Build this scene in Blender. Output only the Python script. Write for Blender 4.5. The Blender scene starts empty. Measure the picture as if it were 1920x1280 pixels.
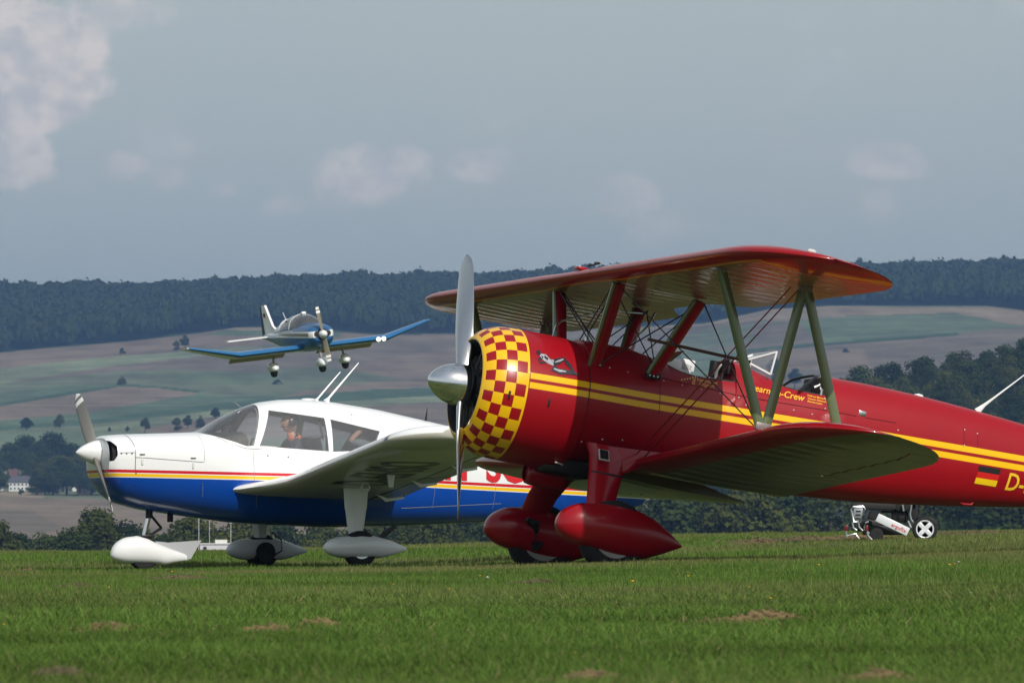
import bpy, bmesh, math, random
import numpy as np
from mathutils import Vector, Matrix, noise as mnoise
random.seed(7); rng = np.random.default_rng(7)
sc = bpy.context.scene
COL = sc.collection
R = math.radians

# ------------------------------------------------------------------ camera
F = 12040.0; YH = 1000.0; HC = 0.345          # focal length in photo pixels, horizon row, eye height
PITCH = math.atan((YH - 640) / F)
cam_d = bpy.data.cameras.new('camera'); cam = bpy.data.objects.new('camera', cam_d); COL.objects.link(cam)
cam.location = (0, 0, HC); cam.rotation_euler = (math.pi/2 + PITCH, 0, 0)
cam_d.sensor_width = 36; cam_d.lens = F/1920*36; cam_d.clip_start = 0.5; cam_d.clip_end = 30000
cam_d.dof.use_dof = True; cam_d.dof.focus_distance = 61; cam_d.dof.aperture_fstop = 22
sc.camera = cam
sc.render.engine = 'CYCLES'
sc.cycles.use_denoising = True
sc.cycles.max_bounces = 8; sc.cycles.transparent_max_bounces = 24; sc.cycles.volume_bounces = 0
sc.view_settings.view_transform = 'Standard'; sc.view_settings.look = 'None'
sc.view_settings.exposure = 0.0; sc.view_settings.gamma = 1.0; sc.view_settings.use_curve_mapping = False

# ------------------------------------------------------------------ sky and sun
SUN = Vector((0.525, -1.08, 1.0)).normalized()
sun_el = math.asin(SUN.z); sun_az = math.atan2(SUN.x, SUN.y)
w = bpy.data.worlds.new("World"); sc.world = w; w.use_nodes = True
nt = w.node_tree; N = nt.nodes; Lk = nt.links
bg = N['Background']; bg.inputs['Strength'].default_value = 0.1
sky = N.new('ShaderNodeTexSky'); sky.sky_type = 'NISHITA'; sky.sun_disc = False
sky.sun_elevation = sun_el; sky.sun_rotation = sun_az; sky.dust_density = 3.0; sky.air_density = 1.0; sky.ozone_density = 1.5
tc = N.new('ShaderNodeTexCoord')
def wmix(a, b, fac, blend='MIX'):
    m = N.new('ShaderNodeMix'); m.data_type = 'RGBA'; m.blend_type = blend; m.clamp_factor = True
    for s, v in ((6, a), (7, b)):
        if hasattr(v, 'node'): Lk.new(v, m.inputs[s])
        else: m.inputs[s].default_value = (*v, 1)
    if hasattr(fac, 'node'): Lk.new(fac, m.inputs[0])
    else: m.inputs[0].default_value = fac
    return m.outputs[2]
def wmath(op, a, b=None, c=None):
    m = N.new('ShaderNodeMath'); m.operation = op
    for k, v in enumerate((a, b, c)):
        if v is None: continue
        if hasattr(v, 'node'): Lk.new(v, m.inputs[k])
        else: m.inputs[k].default_value = v
    return m.outputs[0]
def wnoise(scale, detail=6, rough=0.55, loc=(0,0,0), sz=2.2):
    mp = N.new('ShaderNodeMapping'); mp.inputs['Location'].default_value = loc; mp.inputs['Scale'].default_value = (1, 1, sz)
    Lk.new(tc.outputs['Generated'], mp.inputs['Vector'])
    n = N.new('ShaderNodeTexNoise'); n.inputs['Scale'].default_value = scale; n.inputs['Detail'].default_value = detail
    n.inputs['Roughness'].default_value = rough; Lk.new(mp.outputs[0], n.inputs['Vector']); return n.outputs[0]
def wmap(v, a, b, c=0.0, d=1.0):
    m = N.new('ShaderNodeMapRange'); m.interpolation_type = 'SMOOTHSTEP'
    for k, x in zip((1, 2, 3, 4), (a, b, c, d)): m.inputs[k].default_value = x
    Lk.new(v, m.inputs[0]); return m.outputs[0]
HAZESKY = (5.10, 5.83, 5.93)                     # high thin overcast, x 0.1 strength
sxyz = N.new('ShaderNodeSeparateXYZ'); Lk.new(tc.outputs['Generated'], sxyz.inputs[0]); zz = sxyz.outputs[2]
hz_ = wmix(HAZESKY, (6.00, 6.47, 6.22), wmap(zz, 0.045, 0.16))
base = wmix(sky.outputs[0], hz_, wmap(zz, 0.12, 0.65, 0.92, 0.25))
veil = wmap(wnoise(9, 4, 0.5, (3, 1, 0)), 0.35, 0.7)
base = wmix(base, (5.47, 6.01, 5.69), wmath('MULTIPLY', veil, 0.45))
nC = wnoise(34, 7, 0.55, (0, 0, 0), 1.6)
cl = wmath('MULTIPLY', wmap(nC, 0.56, 0.74), 0.28)
def pdir(px, py):
    x = (px-960)/F; z = (640-py)/F; a = PITCH
    return Vector((x, math.cos(a)-z*math.sin(a), math.sin(a)+z*math.cos(a))).normalized()
# cloud banks, each a soft spot on the sky broken up by noise: (px, py, half width, half height, strength)
nD = wnoise(60, 8, 0.6, (5, 2, 1), 1.3)
for px, py, rx, ry, st in ((-40, 60, 270, 180, 1.0), (70, 140, 140, 130, 1.0), (230, 20, 110, 60, .7), (20, 290, 90, 90, .8), (240, 310, 60, 45, .6), (310, 335, 60, 35, .45), (690, 325, 130, 60, .7), (640, 318, 60, 35, .6), (760, 300, 60, 35, .6), (890, 312, 70, 40, .6), (420, 355, 50, 25, .4),
                           (520, 385, 60, 40, .35), (1170, 370, 80, 50, .5), (1660, 310, 75, 45, .55), (1650, 380, 70, 60, .3)):
    d = pdir(px, py)
    sep = N.new('ShaderNodeVectorMath'); sep.operation = 'SUBTRACT'; Lk.new(tc.outputs['Generated'], sep.inputs[0]); sep.inputs[1].default_value = d
    sx = N.new('ShaderNodeSeparateXYZ'); Lk.new(sep.outputs[0], sx.inputs[0])
    ax = wmath('DIVIDE', sx.outputs[0], rx/F); az = wmath('DIVIDE', sx.outputs[2], ry/F); ay = wmath('DIVIDE', sx.outputs[1], 0.3)
    r2 = wmath('ADD', wmath('ADD', wmath('MULTIPLY', ax, ax), wmath('MULTIPLY', az, az)), wmath('MULTIPLY', ay, ay))
    g = wmath('SUBTRACT', 1.0, wmath('SQRT', r2))
    g = wmath('ADD', g, wmath('MULTIPLY', wmath('SUBTRACT', nD, 0.5), 2.6))
    cl = wmath('MAXIMUM', cl, wmath('MULTIPLY', wmap(g, 0.0, 0.62 if st < .75 else 0.36), st))
shade = wmap(wnoise(120, 8, 0.62, (1, 7, 2), 1.3), 0.38, 0.62)
ccol = wmix((5.9, 6.0, 6.2), (8.0, 7.5, 7.15), shade)
fin = wmix(base, ccol, cl)
dk = wmath('MULTIPLY', wmap(wnoise(22, 6, 0.6, (9, 4, 6), 2.5), 0.62, 0.76), 0.38)
fin = wmix(fin, (4.41, 5.15, 5.32), dk)
Lk.new(fin, bg.inputs['Color'])
sd = bpy.data.lights.new('sun', 'SUN'); sd.energy = 3.9; sd.angle = R(0.53); sd.color = (1, 0.955, 0.88)
so = bpy.data.objects.new('sun', sd); COL.objects.link(so); so.rotation_euler = (-SUN).to_track_quat('-Z', 'Y').to_euler(); so.location = (20, -40, 60)

# ------------------------------------------------------------------ helpers
def tag(o, label=None, cat=None, group=None, kind=None):
    if label: o['label'] = label
    if cat: o['category'] = cat
    if group: o['group'] = group
    if kind: o['kind'] = kind
    return o
def empty(name, loc=(0,0,0), rz=0, mat=None):
    o = bpy.data.objects.new(name, None); COL.objects.link(o); o.empty_display_size = 0.3
    if mat is not None: o.matrix_world = mat
    else: o.location = loc; o.rotation_euler = (0, 0, rz)
    return o
class MB:
    def __init__(s): s.v = []; s.f = []; s.m = []; s.uv = None
    def add(s, vs, fs, mi=0):
        o = len(s.v); s.v += [tuple(v) for v in vs]; s.f += [tuple(o+i for i in f) for f in fs]; s.m += [mi]*len(fs); return s
    def box(s, c, d, rot=None, mi=0, bev=0.0):
        h = [x/2 for x in d]; vs = []; fs = []
        if bev <= 0:
            vs = [Vector((x*h[0], y*h[1], z*h[2])) for x in (-1, 1) for y in (-1, 1) for z in (-1, 1)]
            fs = [(0,1,3,2),(4,6,7,5),(0,4,5,1),(2,3,7,6),(0,2,6,4),(1,5,7,3)]
        else:
            bm = bmesh.new(); bmesh.ops.create_cube(bm, size=1)
            for v in bm.verts: v.co = Vector((v.co.x*d[0], v.co.y*d[1], v.co.z*d[2]))
            bmesh.ops.bevel(bm, geom=bm.edges[:], offset=bev, segments=2, affect='EDGES', profile=.5)
            bm.verts.index_update(); vs = [v.co.copy() for v in bm.verts]; fs = [[v.index for v in f.verts] for f in bm.faces]; bm.free()
        if rot is not None: vs = [rot @ v for v in vs]
        c = Vector(c); return s.add([v+c for v in vs], fs, mi)
    def tube(s, pts, r, n=8, mi=0, cap=True, flat=1.0, up=None):
        pts = [Vector(p) for p in pts]; rs = r if hasattr(r, '__len__') else [r]*len(pts); o = len(s.v); vs = []
        for i, p in enumerate(pts):
            t = (pts[min(i+1, len(pts)-1)] - pts[max(i-1, 0)]).normalized()
            u = Vector(up) if up is not None else (Vector((0,0,1)) if abs(t.z) < .9 else Vector((1,0,0)))
            a = (u - t*u.dot(t)).normalized(); b = t.cross(a)
            for k in range(n):
                th = 2*math.pi*k/n; vs.append(p + a*math.cos(th)*rs[i] + b*math.sin(th)*rs[i]*flat)
        fs = []
        for i in range(len(pts)-1):
            for k in range(n):
                k2 = (k+1) % n; fs.append((i*n+k, i*n+k2, (i+1)*n+k2, (i+1)*n+k))
        if cap: fs.append(tuple(range(n-1, -1, -1))); fs.append(tuple((len(pts)-1)*n+k for k in range(n)))
        return s.add(vs, fs, mi)
    def loft(s, secs, closed=True, cap=True, mi=0):
        n = len(secs[0]); vs = [p for q in secs for p in q]; fs = []
        for i in range(len(secs)-1):
            for k in range(n if closed else n-1):
                k2 = (k+1) % n; fs.append((i*n+k, i*n+k2, (i+1)*n+k2, (i+1)*n+k))
        if cap: fs.append(tuple(range(n-1, -1, -1))); fs.append(tuple((len(secs)-1)*n+k for k in range(n)))
        return s.add(vs, fs, mi)
    def lathe(s, prof, n=32, axis='x', c=(0,0,0), mi=0, cap=True, mif=None):
        vs = []; c = Vector(c)
        for x, r in prof:
            for k in range(n):
                t = 2*math.pi*k/n; a, b = r*math.cos(t), r*math.sin(t)
                vs.append(c + (Vector((x, b, a)) if axis == 'x' else Vector((a, x, b)) if axis == 'y' else Vector((a, b, x))))
        o = len(s.v); s.v += [tuple(v) for v in vs]
        for i in range(len(prof)-1):
            for k in range(n):
                k2 = (k+1) % n; s.f.append((o+i*n+k, o+i*n+k2, o+(i+1)*n+k2, o+(i+1)*n+k)); s.m.append(mif(i, k) if mif else mi)
        if cap:
            s.f.append(tuple(o+k for k in range(n-1, -1, -1))); s.m.append(mif(0, 0) if mif else mi)
            s.f.append(tuple(o+(len(prof)-1)*n+k for k in range(n))); s.m.append(mif(len(prof)-2, 0) if mif else mi)
        return s
    def build(s, name, mats, parent=None, smooth=True, ang=38, fix=True):
        me = bpy.data.meshes.new(name); me.from_pydata(s.v, [], s.f)
        if not isinstance(mats, (list, tuple)): mats = [mats]
        for m in mats: me.materials.append(m)
        me.polygons.foreach_set('material_index', s.m)
        me.validate()
        if fix:
            bm = bmesh.new(); bm.from_mesh(me); bmesh.ops.recalc_face_normals(bm, faces=bm.faces); bm.to_mesh(me); bm.free()
        if smooth:
            me.polygons.foreach_set('use_smooth', [True]*len(me.polygons)); me.set_sharp_from_angle(angle=R(ang))
        me.update()
        o = bpy.data.objects.new(name, me); COL.objects.link(o); o.parent = parent; return o

# ------------------------------------------------------------------ materials
MATS = {}
def mat(name, col, rough=0.5, metal=0.0, coat=0.0, spec=0.5, bump=0.0, bscale=40, var=0.0, vscale=3.0, coatr=0.05, trans=0.0):
    m = bpy.data.materials.new(name); m.use_nodes = True; t = m.node_tree; b = t.nodes['Principled BSDF']
    b.inputs['Base Color'].default_value = (*col, 1); b.inputs['Roughness'].default_value = rough; b.inputs['Metallic'].default_value = metal
    b.inputs['Coat Weight'].default_value = coat; b.inputs['Coat Roughness'].default_value = coatr; b.inputs['Specular IOR Level'].default_value = spec
    co = t.nodes.new('ShaderNodeTexCoord')
    if var > 0:
        n = t.nodes.new('ShaderNodeTexNoise'); n.inputs['Scale'].default_value = vscale; n.inputs['Detail'].default_value = 6; t.links.new(co.outputs['Object'], n.inputs['Vector'])
        mx = t.nodes.new('ShaderNodeMix'); mx.data_type = 'RGBA'; mx.inputs[6].default_value = (*[c*(1-var) for c in col], 1); mx.inputs[7].default_value = (*[min(1, c*(1+var)) for c in col], 1)
        t.links.new(n.outputs[0], mx.inputs[0]); t.links.new(mx.outputs[2], b.inputs['Base Color'])
    if bump > 0:
        n2 = t.nodes.new('ShaderNodeTexNoise'); n2.inputs['Scale'].default_value = bscale; n2.inputs['Detail'].default_value = 4; t.links.new(co.outputs['Object'], n2.inputs['Vector'])
        bp = t.nodes.new('ShaderNodeBump'); bp.inputs['Strength'].default_value = bump; bp.inputs['Distance'].default_value = 0.02
        t.links.new(n2.outputs[0], bp.inputs['Height']); t.links.new(bp.outputs[0], b.inputs['Normal'])
    MATS[name] = m; return m
class G:
    """tiny node-maths helper inside a material"""
    def __init__(s, m): s.t = m.node_tree; s.N = s.t.nodes; s.L = s.t.links; s.b = s.N['Principled BSDF']
    def m(s, op, a, b=None, c=None):
        n = s.N.new('ShaderNodeMath'); n.operation = op
        for k, v in enumerate((a, b, c)):
            if v is None: continue
            if hasattr(v, 'node'): s.L.new(v, n.inputs[k])
            else: n.inputs[k].default_value = v
        return n.outputs[0]
    def xyz(s, out='Object'):
        c = s.N.new('ShaderNodeTexCoord'); x = s.N.new('ShaderNodeSeparateXYZ'); s.L.new(c.outputs[out], x.inputs[0]); return x.outputs
    def mix(s, f, a, b):
        n = s.N.new('ShaderNodeMix'); n.data_type = 'RGBA'
        for k, v in ((6, a), (7, b)):
            if hasattr(v, 'node'): s.L.new(v, n.inputs[k])
            else: n.inputs[k].default_value = (*v, 1)
        if hasattr(f, 'node'): s.L.new(f, n.inputs[0])
        else: n.inputs[0].default_value = f
        return n.outputs[2]
    def band(s, v, lo, hi):
        return s.m('MULTIPLY', s.m('GREATER_THAN', v, lo), s.m('LESS_THAN', v, hi))
    def noise(s, scale, detail=4, out='Object'):
        c = s.N.new('ShaderNodeTexCoord'); n = s.N.new('ShaderNodeTexNoise'); n.inputs['Scale'].default_value = scale; n.inputs['Detail'].default_value = detail
        s.L.new(c.outputs[out], n.inputs['Vector']); return n.outputs[0]
    def out(s, col): s.L.new(col, s.b.inputs['Base Color'])
RED = (0.285, 0.0022, 0.008); YEL = (0.80, 0.46, 0.003)
red = mat('red_paint', RED, 0.32, spec=.3, coat=0.4, coatr=0.06, var=0.06, bump=0.03, bscale=6)
# fuselage side stripes: two yellow bands
rs = mat('red_paint_with_yellow_bands', RED, 0.38, spec=.3, coat=0.2, coatr=0.08, bump=0.04, bscale=5); g = G(rs)
X, Y, Z = g.xyz()
c0 = g.m('ADD', g.m('MULTIPLY', g.m('SUBTRACT', g.m('MULTIPLY', X, -1.0), 0.5), 0.036), 0.112)
d0 = g.m('ABSOLUTE', g.m('SUBTRACT', Z, c0))
bandm = g.m('MULTIPLY', g.band(d0, 0.016, 0.073), g.m('LESS_THAN', X, -0.43))
g.out(g.mix(bandm, g.mix(g.noise(2.5), tuple(c*0.9 for c in RED), tuple(c*1.1 for c in RED)), YEL))
yel = mat('yellow_paint', YEL, 0.28, coat=0.5)
chrome = mat('polished_metal', (0.82, 0.83, 0.85), 0.035, 1.0)
brushed = mat('brushed_metal', (0.62, 0.63, 0.64), 0.24, 1.0, var=0.06, vscale=9)
satin = mat('olive_strut', (0.13, 0.165, 0.075), 0.25, 0.25, coat=.8, coatr=.08)  # one glossy olive tone for struts and leading strips
black = mat('black_matte', (0.012, 0.012, 0.013), 0.75)
blackg = mat('black_gloss', (0.012, 0.012, 0.014), 0.3)
rubber = mat('tyre_rubber', (0.009, 0.009, 0.010), 0.85, bump=0.2, bscale=60)
darkmetal = mat('dark_engine_metal', (0.03, 0.03, 0.032), 0.45, 0.6)
white = mat('white_paint', (0.74, 0.75, 0.76), 0.3, coat=0.5, var=0.015, bump=0.02, bscale=4)
cream = mat('pale_trim', (0.6, 0.6, 0.58), 0.5)
wire = mat('brace_wire_steel', (0.035, 0.02, 0.02), 0.4, 0.6)
wirer = mat('red_brace_wire', (0.20, 0.012, 0.016), 0.4)
leather = mat('dark_padded_trim', (0.03, 0.018, 0.014), 0.7)
brownrod = mat('brown_rod', (0.10, 0.06, 0.045), 0.5)
blue = mat('blue_paint', (0.005, 0.07, 0.36), 0.3, coat=0.5)
def glassmat(name, tint, refl=0.5):
    m = bpy.data.materials.new(name); m.use_nodes = True; t = m.node_tree; t.nodes.clear()
    o = t.nodes.new('ShaderNodeOutputMaterial'); tr = t.nodes.new('ShaderNodeBsdfTransparent'); gl = t.nodes.new('ShaderNodeBsdfGlossy')
    tr.inputs[0].default_value = (*tint, 1); gl.inputs['Roughness'].default_value = 0.03
    lw = t.nodes.new('ShaderNodeFresnel'); lw.inputs[0].default_value = 1.45
    ml = t.nodes.new('ShaderNodeMath'); ml.operation = 'MULTIPLY_ADD'; ml.inputs[1].default_value = refl; ml.inputs[2].default_value = 0.02; ml.use_clamp = True
    t.links.new(lw.outputs[0], ml.inputs[0]); mx = t.nodes.new('ShaderNodeMixShader'); t.links.new(ml.outputs[0], mx.inputs[0])
    df = t.nodes.new('ShaderNodeBsdfDiffuse'); df.inputs[0].default_value = (.7, .72, .75, 1); dm = t.nodes.new('ShaderNodeMixShader'); dm.inputs[0].default_value = 0.09; t.links.new(tr.outputs[0], dm.inputs[1]); t.links.new(df.outputs[0], dm.inputs[2])
    t.links.new(dm.outputs[0], mx.inputs[1]); t.links.new(gl.outputs[0], mx.inputs[2]); t.links.new(mx.outputs[0], o.inputs[0]); return m
glass = glassmat('clear_plexiglass', (0.93, 0.95, 0.96), 1.3)
smoke = glassmat('tinted_plexiglass', (0.74, 0.78, 0.80), 1.4)
def underwing(name, fabric_c, le_w, tip_y):
    """fabric underside: cream darkened to deepen its shade, with red leading edge and red tip divided off by a thin yellow line (u = chord fraction, v = span)"""
    m = mat(name, fabric_c, 0.38, spec=.35, coat=0.3, coatr=0.06); g = G(m)
    u = g.N.new('ShaderNodeUVMap'); x = g.N.new('ShaderNodeSeparateXYZ'); g.L.new(u.outputs[0], x.inputs[0])
    xi, yy = x.outputs[0], g.m('ABSOLUTE', x.outputs[1])
    tipb = g.m('ADD', tip_y, g.m('MULTIPLY', g.m('POWER', g.m('SUBTRACT', xi, .5), 2.0), .9))
    d = g.m('MINIMUM', g.m('SUBTRACT', xi, le_w), g.m('MULTIPLY', g.m('SUBTRACT', tipb, yy), .66))
    c = g.mix(g.m('LESS_THAN', d, 0.0), fabric_c, RED)
    if tip_y < 5: c = g.mix(g.band(d, -0.004, 0.022), c, (0.75, 0.32, 0.01))
    g.out(c); return m
under = underwing('shade_darkened_fabric_underside', (0.20, 0.175, 0.082), .09, 4.17)  # cream darkened so the colour carries the shade under the upper wing
under2 = underwing('shade_darkened_fabric_lower_underside', (0.14, 0.128, 0.058), .17, 9.0)  # same fabric, darker again for the deeper shade under the lower wings
# ------------------------------------------------------------------ terrain
XS = np.array([-700, 0, 400, 900, 1300, 1600, 1920, 2600.])
def z2r(d, zs): return [1000 + (HC - z)/d*F for z in zs]
TAB = [  # distance, ground height at the eight bearings
 (0, [0]*8), (14, [-.01]*8), (40, [-.02, -.02, -.01, .0, .02, .05, .08, .12]), (60, [-.06, -.06, -.04, .01, .07, .11, .15, .25]), (74, [-.11, -.10, -.08, -.03, .10, .19, .27, .4]),
 (84, [0, 0, .02, .08, .2, .27, .33, .45]), (100, [.03, .05, .07, .18, .32, .35, .36, .48]), (125, [-.4, -.35, -.3, -.2, .0, .05, .1, .15]),
 (300, [-5]*8), (600, [-4, -3.5, -2.6, -5, -8, -8, -8, -8]), (700, [-8, -8, -7, -8, -10, -10, -10, -10]), (850, [-11]*8), (1100, [-11, -11, -11, -11, -10, -6, -6, -6])]
ROWT = [(1400, [1060, 1060, 1060, 1060, 1040, 1000, 1000, 1000]), (1650, [1030, 1030, 1030, 1020, 900, 800, 745, 700]), (1750, [1005, 1005, 1005, 1000, 900, 800, 745, 700]),
 (2200, [937, 937, 940, 930, 880, 790, 740, 700]), (2350, [930, 930, 932, 915, 870, 780, 730, 700]), (2600, [908, 905, 905, 880, 850, 770, 720, 700]), (2750, [880, 878, 870, 850, 830, 760, 715, 700]),
 (3100, [805, 805, 800, 790, 770, 730, 690, 680]), (3500, [735, 735, 735, 735, 720, 690, 660, 650])]
BASEX = np.array([-700, 0, 100, 230, 345, 440, 520, 700, 900, 1320, 1440, 1560, 1850, 1920, 2600.]); BASER = np.array([690, 661, 652, 641, 628, 614, 613, 626, 625, 607, 580, 573, 574, 582, 600.])
RX = np.array([-700, 0, 300, 600, 900, 1100, 1600, 1920, 2600.]); RR = np.array([572, 572, 572, 558, 556, 543, 538, 532, 532.])
PXG = np.linspace(-700, 2600, 331); DS = []; ZG = []
for d, zs in TAB: DS.append(d); ZG.append(np.interp(PXG, XS, zs))
for d, rr in ROWT: DS.append(d); ZG.append(HC + (1000-np.interp(PXG, XS, rr))*d/F)
DS.append(4000); ZG.append(HC + (1000-np.interp(PXG, BASEX, BASER))*4000/F)
DS.append(4500); ZG.append(HC + (1000-np.interp(PXG, RX, RR))*4500/F)
DS.append(5200); ZG.append(ZG[-1]*0.88); DS.append(9500); ZG.append(ZG[-1]*0.35)
DS = np.array(DS, float); ZG = np.array(ZG)
def vnoise(x, y, s, seed=0):
    x = np.asarray(x, float)/s + seed*17.3; y = np.asarray(y, float)/s + seed*9.7
    xi = np.floor(x); yi = np.floor(y); fx = x-xi; fy = y-yi; fx = fx*fx*(3-2*fx); fy = fy*fy*(3-2*fy)
    def h(a, b): v = np.sin(a*127.1+b*311.7+seed*74.7)*43758.5453; return v-np.floor(v)
    return (h(xi, yi)*(1-fx)+h(xi+1, yi)*fx)*(1-fy)+(h(xi, yi+1)*(1-fx)+h(xi+1, yi+1)*fx)*fy
def tpd(px, d):
    px = np.clip(px, -700, 2600); d = np.asarray(d, float)
    j = np.clip(np.searchsorted(DS, d)-1, 0, len(DS)-2); t = np.clip((d-DS[j])/(DS[j+1]-DS[j]), 0, 1)
    gx = (px-PXG[0])/(PXG[1]-PXG[0]); i = np.clip(gx.astype(int) if hasattr(gx, 'astype') else int(gx), 0, len(PXG)-2); f = gx-i
    a = ZG[j, i]*(1-f)+ZG[j, i+1]*f; b = ZG[j+1, i]*(1-f)+ZG[j+1, i+1]*f
    return a*(1-t)+b*t
def gz(X, Y):
    X = np.atleast_1d(np.asarray(X, float)); Y = np.atleast_1d(np.asarray(Y, float)); d = np.hypot(X, Y)
    az = np.arctan2(X, Y); px = 960 + F*np.tan(np.clip(az, -.2, .2)); z = tpd(px, d)
    near = np.clip((130-d)/40, 0, 1)
    z = z + near*(0.018*(vnoise(X, Y, .7, 1)-.5) + 0.03*(vnoise(X, Y, 2.6, 2)-.5))*np.clip(d/10, 0, 1)
    far = np.clip((d-1300)/900, 0, 1); z = z + far*((vnoise(X, Y, 260, 3)-.5)*2.2 + (vnoise(X, Y, 90, 4)-.5)*.7)
    return z
def P3(px, d):
    X = (px-960)/F*d; return Vector((X, d, float(gz(X, d)[0])))
def d_at(px, row, lo=1450, hi=4300):
    dd = np.arange(lo, hi, 8.0); X = (px-960)/F*dd; r = 1000 + (HC-gz(X, dd))/dd*F
    k = np.where(r <= row)[0]; return float(dd[k[0]]) if len(k) else hi
az = np.concatenate([np.radians(np.linspace(-180, -14, 60)), np.radians(np.linspace(-13.5, -5.2, 60)), np.arctan((np.arange(0, 561)*4.0-1120)/F), np.radians(np.linspace(5.4, 14, 60)), np.radians(np.linspace(15, 179.0, 60))])
dr = np.concatenate([np.geomspace(0.6, 12, 14), np.geomspace(12.4, 130, 210), np.geomspace(134, 1400, 36), 1/np.linspace(1/1420, 1/2150, 40), np.linspace(2165, 4520, 240), np.geomspace(4560, 9500, 10)])
A, D = np.meshgrid(az, dr); GX = D*np.sin(A); GY = D*np.cos(A); GZ = gz(GX.ravel(), GY.ravel()).reshape(GX.shape)
nv = A.size; na = len(az); nd = len(dr)
co = np.stack([GX.ravel(), GY.ravel(), GZ.ravel()], 1); co = np.vstack([co, [[0, 0, float(GZ[0].mean())]]])
i0 = (np.arange(nd-1)[:, None]*na + np.arange(na)[None, :]); i1 = (np.arange(nd-1)[:, None]*na + (np.arange(na)+1)[None, :] % na)
quads = np.stack([i0, i1, i1+na, i0+na], -1).reshape(-1, 4)[:, ::-1]
tri = np.stack([np.full(na, nv), (np.arange(na)+1) % na, np.arange(na)], 1)
def mesh_np(name, co, quads=None, tris=None):
    me = bpy.data.meshes.new(name); nq = 0 if quads is None else len(quads); ntr = 0 if tris is None else len(tris)
    me.vertices.add(len(co)); me.vertices.foreach_set('co', np.asarray(co, np.float32).ravel())
    idx = np.concatenate([x for x in ((quads.ravel() if nq else None), (tris.ravel() if ntr else None)) if x is not None]).astype(np.int32)
    me.loops.add(len(idx)); me.loops.foreach_set('vertex_index', idx); me.polygons.add(nq+ntr)
    st = np.concatenate([np.arange(nq)*4, nq*4+np.arange(ntr)*3]).astype(np.int32); me.polygons.foreach_set('loop_start', st)
    me.update(calc_edges=True); me.validate(); return me
me = mesh_np('ground', co, quads, tri)
me.polygons.foreach_set('use_smooth', [True]*len(me.polygons))
# land cover, each field an outline on the ground
PXv = 960 + F*np.tan(np.clip(A, -.25, .25)).ravel(); PXv = np.where(np.abs(A.ravel()) > .25, 5000*np.sign(A.ravel()), PXv); Dv = D.ravel(); ROWv = 1000 + (HC-GZ.ravel())/Dv*F
BR = (.172, .135, .098); BR2 = (.140, .118, .088); TAN = (.225, .182, .125); GR = (.105, .140, .078); GR2 = (.155, .185, .108); DG = (.085, .125, .07); DK = (.045, .08, .04); GG = (.118, .140, .082)
colr = np.tile(np.array(GG), (nv, 1))
colr[(Dv > 1300) & (PXv > 900)] = BR2
colr[(Dv > 2700) & (PXv < -50)] = GR2
def poly(pts, c, dmin=1500, dmax=4700):
    pts = np.array(pts, float); ins = np.zeros(nv, bool); n = len(pts)
    for a in range(n):
        x1, y1 = pts[a]; x2, y2 = pts[(a+1) % n]
        if y1 == y2: continue
        cnd = ((y1 > ROWv) != (y2 > ROWv)) & (PXv < (x2-x1)*(ROWv-y1)/(y2-y1)+x1); ins ^= cnd
    colr[ins & (Dv > dmin) & (Dv < dmax)] = c
poly([(-700, 900), (60, 850), (400, 850), (900, 830), (900, 770), (300, 812), (160, 812), (-700, 830)], GR2)
poly([(-700, 870), (0, 838), (120, 846), (160, 900), (-700, 940)], GR)
poly([(0, 812), (40, 808), (160, 812), (160, 840), (0, 830)], GR)
poly([(-700, 740), (0, 692), (150, 675), (330, 660), (345, 657), (620, 640), (800, 636), (900, 634), (900, 600), (350, 600), (0, 640), (-700, 670)], BR)
poly([(430, 604), (520, 604), (640, 604), (640, 628), (500, 627), (420, 622)], TAN); poly([(420, 619), (640, 620), (640, 632), (380, 628)], DG)
poly([(-700, 740), (0, 692), (150, 675), (330, 660), (345, 657), (470, 655), (345, 671), (200, 688), (0, 720), (-700, 770)], GR2)
poly([(0, 720), (200, 688), (345, 671), (470, 655), (640, 640), (900, 634), (900, 700), (690, 690), (480, 700), (300, 692), (220, 697), (0, 722), (-700, 790), (-700, 770)], BR2)
poly([(640, 690), (900, 640), (900, 760), (600, 742), (520, 745), (560, 735), (700, 715)], BR)
poly([(-700, 790), (0, 720), (220, 697), (300, 692), (480, 697), (600, 686), (700, 700), (760, 712), (640, 722), (560, 733), (430, 742), (375, 735), (230, 723), (0, 760), (-700, 830)], GG)
poly([(300, 700), (480, 700), (560, 704), (460, 722), (340, 716)], GR)
poly([(0, 738), (120, 722), (230, 720), (150, 733), (0, 759)], DG)
poly([(-700, 835), (0, 757), (130, 735), (228, 720), (300, 724), (375, 733), (375, 737), (300, 728), (228, 725), (130, 741), (0, 762), (-700, 842)], DK)
poly([(-700, 842), (0, 762), (130, 741), (228, 725), (300, 728), (372, 738), (160, 774), (0, 789), (-700, 850)], BR)
poly([(-700, 850), (0, 789), (160, 774), (372, 738), (420, 744), (560, 738), (480, 752), (400, 757), (160, 790), (0, 799), (-700, 870)], DG)
poly([(-700, 872), (0, 799), (160, 788), (400, 757), (480, 750), (560, 742), (700, 730), (900, 724), (900, 736), (640, 752), (400, 770), (160, 797), (0, 807), (-700, 880)], (.055, .095, .05))
poly([(150, 806), (400, 770), (640, 752), (900, 736), (900, 752), (640, 764), (420, 778), (170, 811)], GR2)
poly([(255, 806), (400, 782), (640, 764), (900, 750), (900, 830), (330, 815)], BR)
poly([(-100, 922), (80, 922), (80, 936), (-100, 936)], TAN); poly([(-300, 935), (180, 935), (180, 940), (-300, 941)], DK)
poly([(-700, 941), (150, 934), (300, 940), (900, 946), (900, 1060), (-700, 1060)], BR)
poly([(-200, 950), (60, 955), (120, 990), (80, 1000), (-200, 985)], BR2)
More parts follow.
